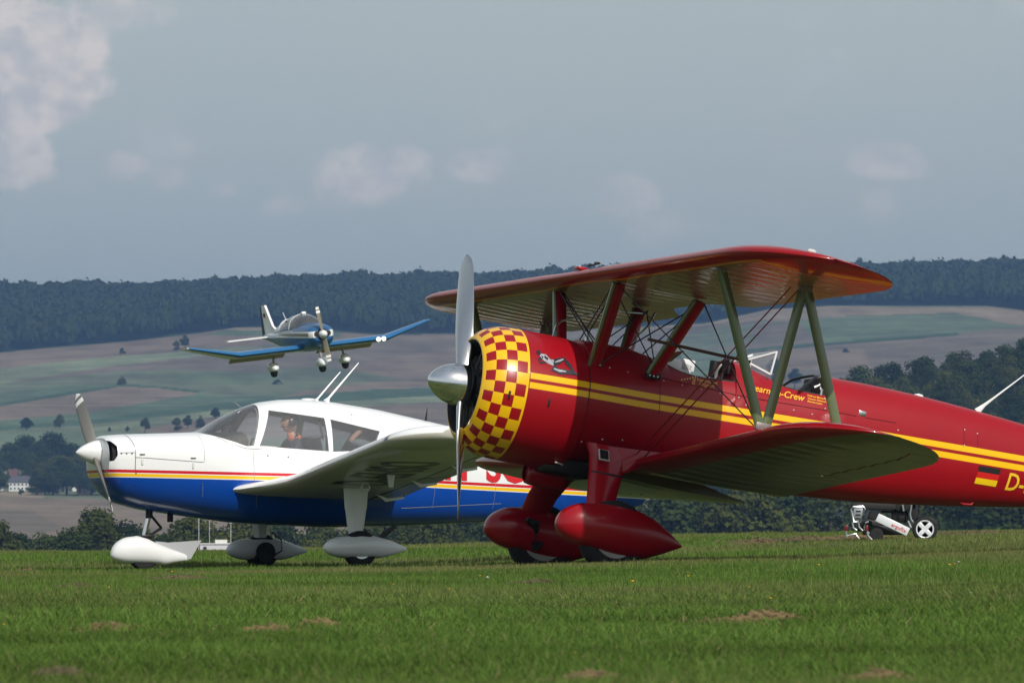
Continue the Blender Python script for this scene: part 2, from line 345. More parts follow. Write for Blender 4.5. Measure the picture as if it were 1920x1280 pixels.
poly([(1180, 620), (1440, 578), (1560, 570), (1900, 570), (1925, 590), (2600, 600), (2600, 640), (1900, 612), (1790, 588), (1600, 592), (1440, 600)], TAN)
poly([(1640, 568), (1830, 568), (1800, 577), (1640, 576)], GG)
poly([(1430, 606), (1600, 593), (1790, 587), (1890, 608), (1930, 613), (1800, 624), (1550, 643), (1520, 640)], GR)
poly([(1240, 650), (1320, 618), (1440, 604), (1500, 640), (1420, 640), (1300, 660)], GG)
poly([(1440, 606), (1500, 606), (1530, 641), (1420, 641), (1400, 615)], BR2)
poly([(1240, 668), (1540, 643), (1800, 624), (1800, 629), (1550, 648), (1240, 674)], DK)
poly([(1440, 655), (1620, 655), (1640, 700), (1440, 690)], BR)
poly([(1280, 660), (1400, 655), (1400, 730), (1280, 730)], GR)
# woods floor on the far ridge and the spur
base = np.interp(np.clip(PXv, -700, 2600), BASEX, BASER)
colr[(Dv > 3500) & (ROWv < base+1)] = (.03, .05, .03)
colr[(Dv > 1380) & (Dv < 2100) & (PXv > 1240)] = (.04, .06, .03)
colr[(Dv > 140) & (Dv < 1380)] = (.06, .09, .04)
mead = Dv < 135
n1 = vnoise(co[:-1, 0], co[:-1, 1], 1.3, 5); n2 = vnoise(co[:-1, 0], co[:-1, 1], .35, 6); n3 = vnoise(co[:-1, 0], co[:-1, 1], 5, 8)
mc = np.array([.062, .092, .028])[None]*(0.7+.6*n1[:, None]) + np.clip(n2-.62, 0, 1)[:, None]*np.array([[.22, .14, .07]]) + np.clip(n3-.55, 0, 1)[:, None]*np.array([[.08, .05, .02]])
colr[mead] = mc[mead]
ca = me.color_attributes.new('cover', 'FLOAT_COLOR', 'POINT')
ca.data.foreach_set('color', np.hstack([np.vstack([colr, [[.05, .07, .02]]]), np.ones((nv+1, 1))]).astype(np.float32).ravel())
gm = mat('ground_cover', (.1, .1, .1), 0.9, spec=0.15); g = G(gm)
at = g.N.new('ShaderNodeAttribute'); at.attribute_name = 'cover'
x, y, z = g.xyz('Object')
cm = g.N.new('ShaderNodeCombineXYZ'); g.L.new(g.m('MULTIPLY', x, 0.05), cm.inputs[0]); g.L.new(g.m('MULTIPLY', y, .012), cm.inputs[1])
nn = g.N.new('ShaderNodeTexNoise'); nn.inputs['Scale'].default_value = 1.0; nn.inputs['Detail'].default_value = 8; nn.inputs['Roughness'].default_value = .65; g.L.new(cm.outputs[0], nn.inputs['Vector'])
cm2 = g.N.new('ShaderNodeCombineXYZ'); g.L.new(g.m('MULTIPLY', g.m('ADD', x, g.m('MULTIPLY', y, .35)), 0.02), cm2.inputs[0]); g.L.new(g.m('MULTIPLY', y, .002), cm2.inputs[1])
nf = g.N.new('ShaderNodeTexNoise'); nf.inputs['Scale'].default_value = 1.0; nf.inputs['Detail'].default_value = 3; g.L.new(cm2.outputs[0], nf.inputs['Vector'])
nf.inputs['Detail'].default_value = 6
cm3 = g.N.new('ShaderNodeCombineXYZ'); g.L.new(g.m('MULTIPLY', g.m('ADD', x, g.m('MULTIPLY', y, .22)), 0.004), cm3.inputs[0]); g.L.new(g.m('MULTIPLY', y, .045), cm3.inputs[1])
nw = g.N.new('ShaderNodeTexNoise'); nw.inputs['Scale'].default_value = 1.0; nw.inputs['Detail'].default_value = 5; g.L.new(cm3.outputs[0], nw.inputs['Vector'])
v = g.m('SUBTRACT', g.m('MULTIPLY', g.m('ADD', g.m('ADD', nn.outputs[0], nf.outputs[0]), nw.outputs[0]), 1.15), 0.72)
vm = g.N.new('ShaderNodeVectorMath'); vm.operation = 'SCALE'; g.L.new(at.outputs['Color'], vm.inputs[0]); g.L.new(v, vm.inputs['Scale']); g.L.new(vm.outputs[0], g.b.inputs['Base Color'])
me.materials.append(gm)
ground = bpy.data.objects.new('ground', me); COL.objects.link(ground); tag(ground, 'rolling ground: airfield meadow, valley and striped fields on the far hillside', kind='structure')

# ------------------------------------------------------------------ grass
def grass():
    V = []; Fq = []; Ft = []; C = []; nvv = 0
    def zone(d0, d1, rho, hm, wm, seg):
        nonlocal nvv
        hw = 0.098; n = int(rho*hw*(d1*d1-d0*d0)); d = np.sqrt(rng.uniform(d0*d0, d1*d1, n)); a = rng.uniform(-hw, hw, n); X = d*np.sin(a); Y = d*np.cos(a)
        t1 = vnoise(X, Y, .45, 11); t2 = vnoise(X, Y, 1.8, 12); t3 = vnoise(X, Y, 6, 13)
        keep = rng.random(n) < np.clip(.35+.9*t1, 0, 1); X, Y, t1, t2, t3 = X[keep], Y[keep], t1[keep], t2[keep], t3[keep]; n = len(X)
        Z = gz(X, Y)-.004; dd = np.hypot(X, Y); h = hm*(0.45+.8*t1*t2+.35*rng.random(n))*np.where(rng.random(n) < .02, 1.5, 1); wd = wm*(dd/d0)**.6*(.7+.6*rng.random(n))
        th = rng.uniform(0, 2*np.pi, n); ux, uy = np.cos(th), np.sin(th); la = rng.uniform(0, 2*np.pi, n); lx, ly = np.cos(la), np.sin(la); ln = h*rng.uniform(.15, .9, n)
        dry = np.clip((t3-.52)*2.2+(rng.random(n)-.5)*.5+np.clip((dd-35)/60,0,.35), 0, 1)*.6; dry = np.where(rng.random(n) < .05, .9, dry)
        gr = np.array([.108, .185, .038])[None]*(.55+.75*rng.random(n)[:, None]) * (0.75+.5*t2[:, None]); ds_ = np.array([.24, .205, .10])[None]*(.7+.6*rng.random(n)[:, None])
        c = gr*(1-dry[:, None])+ds_*dry[:, None]
        P = np.stack([X, Y, Z], 1); U = np.stack([ux, uy, 0*ux], 1)*wd[:, None]/2; Ld = np.stack([lx*ln, ly*ln, 0*ln], 1)
        up = np.zeros((n, 3)); up[:, 2] = h
        if seg == 2:
            vs = np.stack([P-U, P+U, P+up*.55+Ld*.3+U*.8, P+up*.55+Ld*.3-U*.8, P+up*np.array([1, 1, .92])+Ld], 1); k = 5
            Fq.append(nvv+np.arange(n)[:, None]*5+np.array([[0, 1, 2, 3]])); Ft.append(nvv+np.arange(n)[:, None]*5+np.array([[3, 2, 4]]))
        else:
            vs = np.stack([P-U, P+U, P+up+Ld*.7], 1); k = 3; Ft.append(nvv+np.arange(n)[:, None]*3+np.array([[0, 1, 2]]))
        V.append(vs.reshape(-1, 3)); C.append(np.repeat(c, k, 0)); nvv += n*k
    zone(12.5, 20, 6200, .052, .0036, 2); zone(20, 34, 2600, .052, .005, 2); zone(34, 60, 900, .052, .008, 1); zone(60, 118, 260, .056, .014, 1)
    co = np.vstack(V); me = mesh_np('grass', co, np.vstack(Fq), np.vstack(Ft)); c = np.vstack(C)
    ca = me.color_attributes.new('tint', 'FLOAT_COLOR', 'POINT'); ca.data.foreach_set('color', np.hstack([c, np.ones((len(c), 1))]).astype(np.float32).ravel())
    m = bpy.data.materials.new('grass_blade'); m.use_nodes = True; t = m.node_tree; t.nodes.clear(); o = t.nodes.new('ShaderNodeOutputMaterial')
    a = t.nodes.new('ShaderNodeAttribute'); a.attribute_name = 'tint'; df = t.nodes.new('ShaderNodeBsdfDiffuse'); tl = t.nodes.new('ShaderNodeBsdfTranslucent'); mx = t.nodes.new('ShaderNodeMixShader'); mx.inputs[0].default_value = .35
    t.links.new(a.outputs['Color'], df.inputs[0]); t.links.new(a.outputs['Color'], tl.inputs[0]); t.links.new(df.outputs[0], mx.inputs[1]); t.links.new(tl.outputs[0], mx.inputs[2]); t.links.new(mx.outputs[0], o.inputs[0])
    me.materials.append(m); ob = bpy.data.objects.new('grass', me); COL.objects.link(ob); tag(ob, 'short green grass blades covering the airfield meadow', 'grass', kind='stuff')
    print('grass tris', len(me.polygons))
grass()

# ------------------------------------------------------------------ trees
def leafmat(name, c, var=.35, trans=.25):
    m = bpy.data.materials.new(name); m.use_nodes = True; t = m.node_tree; t.nodes.clear(); o = t.nodes.new('ShaderNodeOutputMaterial')
    oi = t.nodes.new('ShaderNodeObjectInfo'); tcn = t.nodes.new('ShaderNodeTexCoord'); n = t.nodes.new('ShaderNodeTexNoise'); n.inputs['Scale'].default_value = .9; n.inputs['Detail'].default_value = 4; t.links.new(tcn.outputs['Object'], n.inputs['Vector'])
    ad = t.nodes.new('ShaderNodeMath'); ad.operation = 'ADD'; t.links.new(oi.outputs['Random'], ad.inputs[0]); t.links.new(n.outputs[0], ad.inputs[1])
    r = t.nodes.new('ShaderNodeValToRGB'); t.links.new(ad.outputs[0], r.inputs[0]); r.color_ramp.elements[0].position = .4; r.color_ramp.elements[1].position = 1.5/1.0 if False else 1.0
    r.color_ramp.elements[0].color = (*[x*(1-var) for x in c], 1); r.color_ramp.elements[1].color = (c[0]*(1+var*2.2), c[1]*(1+var*1.3), c[2]*(1+var*.4), 1)
    sc_ = t.nodes.new('ShaderNodeMath'); sc_.operation = 'MULTIPLY'; sc_.inputs[1].default_value = .62; t.links.new(ad.outputs[0], sc_.inputs[0]); t.links.new(sc_.outputs[0], r.inputs[0])
    df = t.nodes.new('ShaderNodeBsdfDiffuse'); tl = t.nodes.new('ShaderNodeBsdfTranslucent'); mx = t.nodes.new('ShaderNodeMixShader'); mx.inputs[0].default_value = trans
    t.links.new(r.outputs[0], df.inputs[0]); t.links.new(r.outputs[0], tl.inputs[0]); t.links.new(df.outputs[0], mx.inputs[1]); t.links.new(tl.outputs[0], mx.inputs[2]); t.links.new(mx.outputs[0], o.inputs[0]); return m
leafA = leafmat('oak_leaves', (.034, .058, .020)); leafB = leafmat('olive_leaves', (.055, .075, .022)); leafC = leafmat('beech_leaves_far', (.026, .046, .020), .25)
bark = mat('bark', (.06, .045, .035), .9)
def crown_mesh(name, seed, nleaf=2200, wide=.5, tall=.62, lob=16, leaf=.045, lowc=.30, m=None):
    """unit-height tree crown: leaf clumps scattered over many lobes"""
    r = np.random.default_rng(seed); V = []; Q = []
    cs = []; 
    for k in range(lob):
        t = r.uniform(0, 1); a = r.uniform(0, 2*np.pi); z = lowc + (1-lowc-.12)*t; rad = wide*.62*math.sin(math.pi*min(1, .25+.72*t))**.8*r.uniform(.35, 1)
        cs.append((math.cos(a)*rad, math.sin(a)*rad, z, r.uniform(.13, .23)*(1.15-.35*t)))
    cs.append((0, 0, .84, .15)); cs.append((0, 0, .55, .26))
    cs = np.array(cs); pick = r.choice(len(cs), nleaf, p=(cs[:, 3]**2)/(cs[:, 3]**2).sum())
    dv = r.normal(size=(nleaf, 3)); dv /= np.linalg.norm(dv, axis=1)[:, None]; dv[:, 2] = np.where(dv[:, 2] < -.5, -dv[:, 2]*.5, dv[:, 2])
    rr = cs[pick, 3]*(r.uniform(.55, 1.08, nleaf)); P = cs[pick, :3]+dv*rr[:, None]*np.array([1, 1, .85])
    n = dv + r.normal(size=(nleaf, 3))*.55; n /= np.linalg.norm(n, axis=1)[:, None]; u = np.cross(n, r.normal(size=(nleaf, 3))); u /= np.linalg.norm(u, axis=1)[:, None]; v = np.cross(n, u)
    s = leaf*r.uniform(.5, 1.2, nleaf)[:, None]/2; co = np.stack([P-u*s-v*s*.7, P+u*s-v*s*.6, P+u*s*.8+v*s, P-u*s*.7+v*s*.8], 1).reshape(-1, 3)
    q = np.arange(nleaf*4).reshape(-1, 4); me = mesh_np(name, co, q); me.materials.append(m); return me
def trunk_mesh(name, seed):
    b = MB(); r = random.Random(seed); b.tube([(0, 0, 0), (.01, 0, .2), (0, .01, .5), (.01, 0, .85)], [.035, .026, .018, .005], 7)
    for k in range(6):
        a = r.uniform(0, 6.28); z = r.uniform(.25, .6); l = r.uniform(.18, .33); b.tube([(0, 0, z), (math.cos(a)*l*.5, math.sin(a)*l*.5, z+l*.35), (math.cos(a)*l, math.sin(a)*l, z+l*.8)], [.013, .008, .003], 5)
    o = b.build(name, bark); me = o.data; bpy.data.objects.remove(o); return me
TR = []
for k in range(6):
    TR.append((crown_mesh('crown', 20+k, 8000, wide=[.46, .55, .5, .6, .42, .5][k], lob=[15, 20, 17, 22, 13, 18][k], leaf=.03, lowc=[.25, .2, .3, .18, .3, .12][k], m=[leafA, leafB][k % 2]), trunk_mesh('trunk', k)))
BUSH = [(crown_mesh('crown', 40+k, 3000, wide=.75, lob=12, leaf=.05, lowc=.12, m=leafA), trunk_mesh('trunk', 60+k)) for k in range(2)]
def tree(px, d, h, kind, label, group=None, name='broadleaf_tree', wide=1.0, zoff=0.0, cat='tree', off=(0, 0)):
    p = P3(px, d); t = empty(name, (p.x+off[0], p.y+off[1], p.z-.3+zoff), random.uniform(0, 6.28)); t.scale = (h*wide, h*wide*random.uniform(.9, 1.1), h)
    cm_, tm = kind
    for nm, me_ in (('crown', cm_), ('trunk', tm)):
        o = bpy.data.objects.new(nm, me_); COL.objects.link(o); o.parent = t
    tag(t, label, cat, group); return t
# valley tree line behind the crest
for row, (d0, hh, step) in enumerate(((760, 10.5, 62), (830, 13.5, 74))):
    px = -230 + row*30
    while px < 2160:
        d = d0 + random.uniform(-25, 25); h = hh*random.uniform(.8, 1.15)
        gapL = 0
        if row == 1:
            tgt = np.interp(px, [-200, 0, 60, 110, 150, 200, 240, 400, 700, 1000, 1300, 1900, 2200], [965, 968, 985, 990, 960, 945, 965, 975, 965, 915, 895, 890, 890])
            h = max(6, (1000-tgt)*d/F - P3(px, d).z)*random.uniform(.93, 1.06)
        tree(px, d, h, random.choice(TR), 'dark hazy broadleaf tree in the valley tree line beyond the meadow edge', 'trees in the valley tree line behind the meadow', wide=random.uniform(.95, 1.35))
        px += step*random.uniform(.7, 1.15)
# wooded spur on the right
ns = 0
for k, d in enumerate(np.linspace(1420, 1690, 15)):
    px = 1290 + random.uniform(0, 60)
    while px < 2330:
        thr = np.interp(px, [1290, 1450, 1560, 1920], [1560, 1480, 1430, 1400])
        if d > thr:
            tree(px, d+random.uniform(-8, 8), random.uniform(11, 16.5), random.choice(TR), 'round leafy tree packed into the wooded spur behind the red fuselage', 'trees covering the wooded spur on the right', wide=random.uniform(.85, 1.15)); ns += 1
        px += random.uniform(50, 82)
print('spur trees', ns)
# village trees
vt = [(-60, 2450, 17), (-20, 2560, 19), (22, 2590, 19), (55, 2600, 22), (98, 2610, 23), (62, 2500, 16), (85, 2480, 15), (110, 2470, 16), (130, 2560, 19), (150, 2540, 17), (165, 2450, 15), (185, 2500, 17), (210, 2480, 17), (85, 2370, 13), (100, 2360, 14), (125, 2365, 15), (150, 2360, 14), (172, 2370, 15), (-5, 2330, 13), (-30, 2350, 14), (195, 2380, 14), (70, 2360, 9), (240, 2420, 16), (270, 2480, 17), (118, 2420, 16)]
for px, d, h in vt: tree(px, d, h*.86, random.choice(TR), 'dark leafy tree among the village houses left of the white propeller spinner', 'trees around the village houses', wide=random.uniform(1.1, 1.5))
# field trees, one by one
ft = [(50, 806, 24, 1.5, 'wide round tree in the hillside fields, low at the left edge'), (113, 803, 26, 1.0, 'narrow upright tree next to the wide round one at the left'), (228, 665, 13, 1.4, 'small round bush in the upper brown field left of the flying plane'),
      (331, 658, 20, .9, 'left one of two touching trees by the flying plane\'s low wingtip'), (347, 655, 27, .95, 'taller right one of two touching trees by the flying plane\'s low wingtip'), (229, 721, 17, 1.2, 'lone round tree on the field boundary above the white plane\'s nose'),
      (205, 810, 10, 1.0, 'tiny shrub just above the white plane\'s spinner'), (239, 810, 11, .9, 'tiny shrub right of another tiny shrub above the white nose'), (272, 812, 30, .75, 'bushy upright tree above the middle of the white engine cowling'),
      (331, 808, 26, 1.0, 'spiky leafy tree left of the clump at the white plane\'s windshield'), (352, 804, 26, 1.0, 'left tree of the clump in front of the white plane\'s windshield'), (376, 802, 24, 1.0, 'right tree of the clump in front of the white plane\'s windshield'),
      (404, 786, 22, 1.2, 'leafy tree seen just above the white plane\'s windshield'), (520, 722, 11, 2.2, 'low spreading bush between the flying plane and the white cabin roof'), (40, 929, 14, 1.0, 'small tree on the tan strip in front of the white village house'),
      (1452, 722, 50, .9, 'tall dark tree seen between the struts behind the biplane windshield'), (1490, 728, 38, 1.0, 'dark tree just right of the tall one behind the biplane struts'), (1585, 662, 8, 2.4, 'tiny dark shrub in the brown field right of the biplane\'s rear strut')]
for i, (px, row, hp, wd, lab) in enumerate(ft):
    d = d_at(px, row); bush = wd > 1.3 and hp < 20
    tree(px, d, hp*d/F*1.05, random.choice(BUSH) if bush else TR[i % 6], lab, name='field_shrub' if hp < 15 else 'field_tree', wide=wd*(1.0 if not bush else .8), cat='shrub' if hp < 15 else 'tree')
# the great wood on the ridge: reads as one mass
def ridge_wood():
    r = np.random.default_rng(5); vars_ = []; nq = 70
    for k in range(10):
        dv = r.normal(size=(nq, 3)); dv /= np.linalg.norm(dv, axis=1)[:, None]; dv[:, 2] = np.where(dv[:, 2] < -.3, -dv[:, 2], dv[:, 2])
        lump = 1+.25*np.sin(dv[:, 0]*3.1+k)*np.cos(dv[:, 1]*2.7+2*k); P = dv*(r.uniform(.75, 1.05, nq)*lump)[:, None]
        n_ = dv+r.normal(size=(nq, 3))*.35; n_ /= np.linalg.norm(n_, axis=1)[:, None]; u = np.cross(n_, r.normal(size=(nq, 3))); u /= np.linalg.norm(u, axis=1)[:, None]; v = np.cross(n_, u); s = r.uniform(.16, .30, nq)[:, None]
        vars_.append(np.stack([P-u*s-v*s*.8, P+u*s-v*s*.7, P+u*s*.8+v*s, P-u*s*.9+v*s*.8], 1).reshape(-1, 3))
    base_q = np.arange(nq*4).reshape(-1, 4); V = []; Q = []; off = 0; cnt = 0
    for d in np.arange(3900, 4545, 8.5):
        px0 = -260+r.uniform(0, 25)
        for px in np.arange(px0, 2190, 20.5*4200/d):
            q = px + r.uniform(-11, 11); dd = d + r.uniform(-5, 5); X = (q-960)/F*dd
            z = float(gz(X, dd)[0]); row = 1000+(HC-z)/dd*F; b = np.interp(q, BASEX, BASER)
            if row > b-1 + (r.random()-.5)*2: continue
            big = r.random() < .15; low = row > b-16 or r.random() < .25; h = r.uniform(11.5, 17.5)*(.9+.22*vnoise(X, dd, 60, 9)); s = np.array([r.uniform(3.4, 5.4), r.uniform(3.4, 5.4), h*.5 if low else 4.8])*(1.25 if big else 1)
            V.append(vars_[r.integers(10)]*s+np.array([X, dd, z+(h*.5 if low else h-4.6)])); Q.append(base_q+off); off += nq*4; cnt += 1
    me = mesh_np('forest', np.vstack(V), np.vstack(Q)); me.materials.append(leafC); o = bpy.data.objects.new('forest', me); COL.objects.link(o)
    tag(o, 'dark blue-green forest covering the whole ridge on the skyline', 'forest', kind='stuff'); print('ridge crowns', cnt, 'quads', len(me.polygons))
ridge_wood()

# ------------------------------------------------------------------ village and airfield cabin
tileR = mat('red_roof_tile', (.10, .048, .04), .8, var=.2, vscale=1.5); tileG = mat('grey_roof', (.07, .07, .08), .8, var=.2); wallW = mat('white_house_wall', (.62, .62, .60), .8, var=.06); wallY = mat('cream_wall', (.62, .52, .36), .8); pane = mat('dark_window', (.03, .035, .045), .2)
def house(px, row, wpx, hpx, roof, wallm, label, rz=0.0, dist=None, nwin=3):
    d = dist or d_at(px, row); p = P3(px, d); w_ = wpx*d/F; h = hpx*d/F; dep = w_*.75; rh = h*.6
    t = empty('house', p, rz); tag(t, label, 'house')
    b = MB().box((0, 0, h/2-1), (w_, dep, h+2)); b.build('wall', wallm, t, smooth=False)
    r_ = MB(); hw, hd = w_/2+.5, dep/2+.5
    r_.add([(-hw, -hd, h-.2), (hw, -hd, h-.2), (hw, hd, h-.2), (-hw, hd, h-.2), (-hw, 0, h+rh), (hw, 0, h+rh)], [(0, 1, 5, 4), (2, 3, 4, 5), (1, 2, 5), (3, 0, 4), (3, 2, 1, 0)]); rf = r_.build('roof', roof, t, smooth=False)
    MB().box((w_*.25, .6, h+rh*.8), (.7, .7, rh*.9)).build('chimney', tileR, rf, smooth=False)
    for fl in range(2 if h > 3.6 else 1):
        for k in range(nwin):
            x_ = (k+.5)/nwin*w_-w_/2; z_ = h*(.28+.42*fl) if h > 3.6 else h*.5
            f = MB().box((x_, -dep/2-.04, z_), (w_*.11, .08, h*.22)).build('window', cream, t, smooth=False); MB().box((x_, -dep/2-.09, z_), (w_*.085, .04, h*.18)).build('pane', pane, f, smooth=False)
house(36, 921, 36, 18, tileG, wallW, 'white house with dark roof and two rows of windows in the village', nwin=5)
house(25, 908, 16, 20, tileR, wallW, 'house with red roof directly behind the white village house', .4, dist=2500)
house(-2, 905, 14, 12, tileG, wallW, 'pale gabled house cut by the left edge of the photo', .9, dist=2440)
house(60, 915, 14, 14, tileG, wallY, 'house with a sunlit cream gable right of the white house', .9, dist=2440, nwin=2)
house(141, 893, 12, 16, tileR, wallW, 'red roofed house half hidden in trees left of the white spinner', .3, dist=2440)
house(156, 905, 20, 12, tileR, wallY, 'red roofed house with a yellow gable just below the white spinner', -.5, dist=2380)
# small cabin with aerial masts beyond the crest
p = P3(405, 600); cab = empty('instrument_cabin', p); tag(cab, 'small white airfield cabin peeking over the meadow edge behind the nose wheel', 'cabin')
cw = mat('cabin_white', (.55, .54, .57), .7)
MB().box((0, 0, .98), (2.85, 2.4, 2.1)).build('wall', cw, cab, smooth=False); MB().box((0, 0, 2.07), (3.0, 2.6, .10)).build('roof', cream, cab, smooth=False)
MB().box((-.95, -1.24, 1.55), (.3, .1, .5)).build('window', pane, cab, smooth=False); MB().box((.5, 0, 2.28), (1.1, .6, .32)).build('rooftop_unit', cream, cab, smooth=False)
for k, (px, hh, lab) in enumerate(((373, 5.1, 'thin white mast left of the small airfield cabin'), (393, 4.6, 'faint grey mast behind the small airfield cabin'), (433, 5.2, 'white mast with a box on top right of the airfield cabin'))):
    q = P3(px, 598+k*6); t = empty('aerial_mast', q); tag(t, lab, 'mast'); m_ = MB().tube([(0, 0, -.3), (0, 0, hh)], .022 if k == 1 else .028, 6).build('pole', cream if k == 1 else cw, t)
    if k == 2: MB().box((0, 0, hh-.3), (.32, .3, .75), bev=.03).build('box', cw, t)
    if k == 0: MB().box((0, 0, hh-.25), (.18, .18, .7), bev=.03).build('aerial', cw, t)
# ------------------------------------------------------------------ aircraft frames
def frame(Xo, Yo, Zo, psi, th, roll):
    ps, t, r = R(psi), R(th), R(roll)
    n = Vector((-math.cos(ps), -math.sin(ps), 0)); l = Vector((math.sin(ps), -math.cos(ps), 0)); u = Vector((0, 0, 1))
    ex = n*math.cos(t)+u*math.sin(t); ez = u*math.cos(t)-n*math.sin(t); ey = l*math.cos(r)+ez*math.sin(r); ez2 = ez*math.cos(r)-l*math.sin(r)
    return Matrix(((ex.x, ey.x, ez2.x, Xo), (ex.y, ey.y, ez2.y, Yo), (ex.z, ey.z, ez2.z, Zo), (0, 0, 0, 1)))
def tb(tab):
    a = np.array(sorted(tab)); return lambda x: float(np.interp(x, a[:, 0], a[:, 1]))
def naca(xi, t):
    return 5*t*(0.2969*math.sqrt(max(xi, 0))-.126*xi-.3516*xi**2+.2843*xi**3-.1015*xi**4)
def camber(xi, m=.02, p=.3):
    return m/p**2*(2*p*xi-xi*xi) if xi < p else m/(1-p)**2*((1-2*p)+2*p*xi-xi*xi)
def wing_mesh(name, ys, le, te, zf, tf, mats, parent, inc=0.0, x0=0.0, x1=1.0, rib=0.0, nch=16, cap=True, m_c=.02):
    """ys span stations; le(y), te(y) x of leading/trailing edge; zf(y) height of chord line at the leading edge"""
    V = []; Fc = []; Mi = []; UV = []
    xs = [x0+(x1-x0)*(1-math.cos(math.pi*k/nch))/2 if x0 == 0 else x0+(x1-x0)*k/nch for k in range(nch+1)]
    ring = [(x, 1) for x in xs[::-1]] + [(x, -1) for x in (xs[1:] if x0 == 0 else xs)]
    for y in ys:
        a, b = le(y), te(y); c = a-b; t = tf(y)
        for x, s in ring:
            th = naca(x, t); z = camber(x, m_c)+s*th
            rz = 0
            if rib > 0 and .1 < x < .97: rz = -s*rib*(abs(math.sin(math.pi*y/.30))**.7)*min(1, (x-.1)/.15)*min(1, (0.97-x)/.1)
            V.append((a-x*c, y, zf(y)+z*c-x*c*math.tan(inc)+rz)); UV.append((x, y))
    n = len(ring)
    for i in range(len(ys)-1):
        for k in range(n-1 if x0 == 0 and x1 == 1 else n):
            k2 = (k+1) % n
            Fc.append((i*n+k, i*n+k2, (i+1)*n+k2, (i+1)*n+k)); Mi.append(0 if ring[k][1] > 0 and ring[k2][1] > 0 else 1)
    if cap: Fc.append(tuple(range(n))); Mi.append(1); Fc.append(tuple(range((len(ys)-1)*n, len(ys)*n))[::-1]); Mi.append(1)
    b = MB(); b.v = V; b.f = Fc; b.m = Mi; o = b.build(name, mats, parent, ang=50)
    me_ = o.data; uvl = me_.uv_layers.new(name='UVMap'); li = np.zeros(len(me_.loops), np.int32); me_.loops.foreach_get('vertex_index', li); uvl.data.foreach_set('uv', np.array(UV)[li].ravel()); return o
def strip_blade(b, r0, r1, root, tip_, phi, hub, sgn, wid, thk, beta0, beta1, n=12, mi=0):
    """propeller blade from radius r0 to r1, direction phi in the disc, twisted aerofoil sections"""
    rd = Vector((0, math.sin(phi), math.cos(phi))); tg = Vector((0, -math.cos(phi), math.sin(phi)))*sgn; secs = []
    for k in range(n+1):
        f = k/n; r = r0+(r1-r0)*f; be = R(beta0+(beta1-beta0)*f**.7); w_ = wid(f)/2; t_ = thk*(1-.8*f)/2
        ch = tg*math.cos(be)+Vector((1, 0, 0))*math.sin(be); nm = Vector((1, 0, 0))*math.cos(be)-tg*math.sin(be); c = Vector(hub)+rd*r
        secs.append([c+ch*(w_*math.cos(a))+nm*(t_*math.sin(a)*(1+.4*math.cos(a))) for a in [2*math.pi*j/12 for j in range(12)]])
    b.loft(secs, mi=mi)
def strut(b, p, q, chord, thick, mi=0, fwd=(1, 0, 0), n=12, mi_le=None):
    p, q = Vector(p), Vector(q); t = (q-p).normalized(); f = (Vector(fwd)-t*Vector(fwd).dot(t)).normalized(); s = t.cross(f)
    ring = []
    for j in range(n):
        a = 2*math.pi*j/n; x = math.cos(a)*chord/2; ring.append((x, math.sin(a)*thick/2*(1 if x > 0 else 1-.55*abs(x)/(chord/2))))
    b.loft([[c+f*x+s*y for x, y in ring] for c in (p, q)], mi=mi)
def textmesh(name, body, size, m, parent, place, shear=0.0, extr=0.0, sub=0, spacing=1.0, width=1.0, bold=0.012):
    cu = bpy.data.curves.new('lettering', 'FONT'); cu.body = body; cu.size = size; cu.shear = shear; cu.extrude = extr; cu.offset = bold*size; cu.space_character = spacing; cu.resolution_u = 3
    o = bpy.data.objects.new('lettering', cu); COL.objects.link(o); bpy.context.view_layer.update(); dg = bpy.context.evaluated_depsgraph_get()
    me_ = bpy.data.meshes.new_from_object(o.evaluated_get(dg)); bpy.data.objects.remove(o)
    bm = bmesh.new(); bm.from_mesh(me_); bmesh.ops.triangulate(bm, faces=bm.faces)
    for _ in range(sub): bmesh.ops.subdivide_edges(bm, edges=bm.edges[:], cuts=1, use_grid_fill=True)
    for v in bm.verts: v.co = Vector(place(v.co.x*width, v.co.y))
    bm.to_mesh(me_); bm.free(); me_.materials.clear(); me_.materials.append(m); ob = bpy.data.objects.new(name, me_); COL.objects.link(ob); ob.parent = parent; return ob

# ------------------------------------------------------------------ the red biplane
bp = empty('biplane', mat=frame(-.469, 59.554, 1.719, 19.667, 10.253, .913))
tag(bp, 'red and yellow biplane with checkered engine cowling parked nose-left on the grass', 'biplane')
ZT = tb([(-.5, .615), (-1.05, .632), (-1.15, .638), (-1.47, .645), (-1.64, .628), (-1.8, .6), (-1.9, .585), (-2.1, .6), (-2.55, .66), (-2.551, .735), (-2.77, .69), (-2.95, .645), (-3.2, .655), (-3.56, .7), (-3.561, .757), (-3.9, .765), (-4.2, .765), (-4.65, .757), (-5.16, .727), (-5.68, .69), (-7.2, .54)])
ZB = tb([(-.5, -.59), (-.85, -.575), (-1.05, -.545), (-1.3, -.49), (-2, -.48), (-2.8, -.45), (-3.5, -.403), (-4.06, -.359), (-4.6, -.285), (-5.15, -.201), (-5.8, -.091), (-7.2, .12)])
WW = tb([(-.5, .60), (-1.05, .585), (-1.3, .54), (-1.6, .485), (-2, .45), (-2.6, .44), (-3.4, .42), (-4.2, .365), (-5, .295), (-5.7, .23), (-7.2, .06)])
NN = tb([(-1.05, 2.0), (-1.5, 2.15), (-2.1, 2.5), (-3.5, 2.5), (-5, 2.3), (-7.2, 2.1)])
ZM = tb([(-1.05, .03), (-2, .04), (-3, .08), (-4, .14), (-5, .22), (-7.2, .33)])
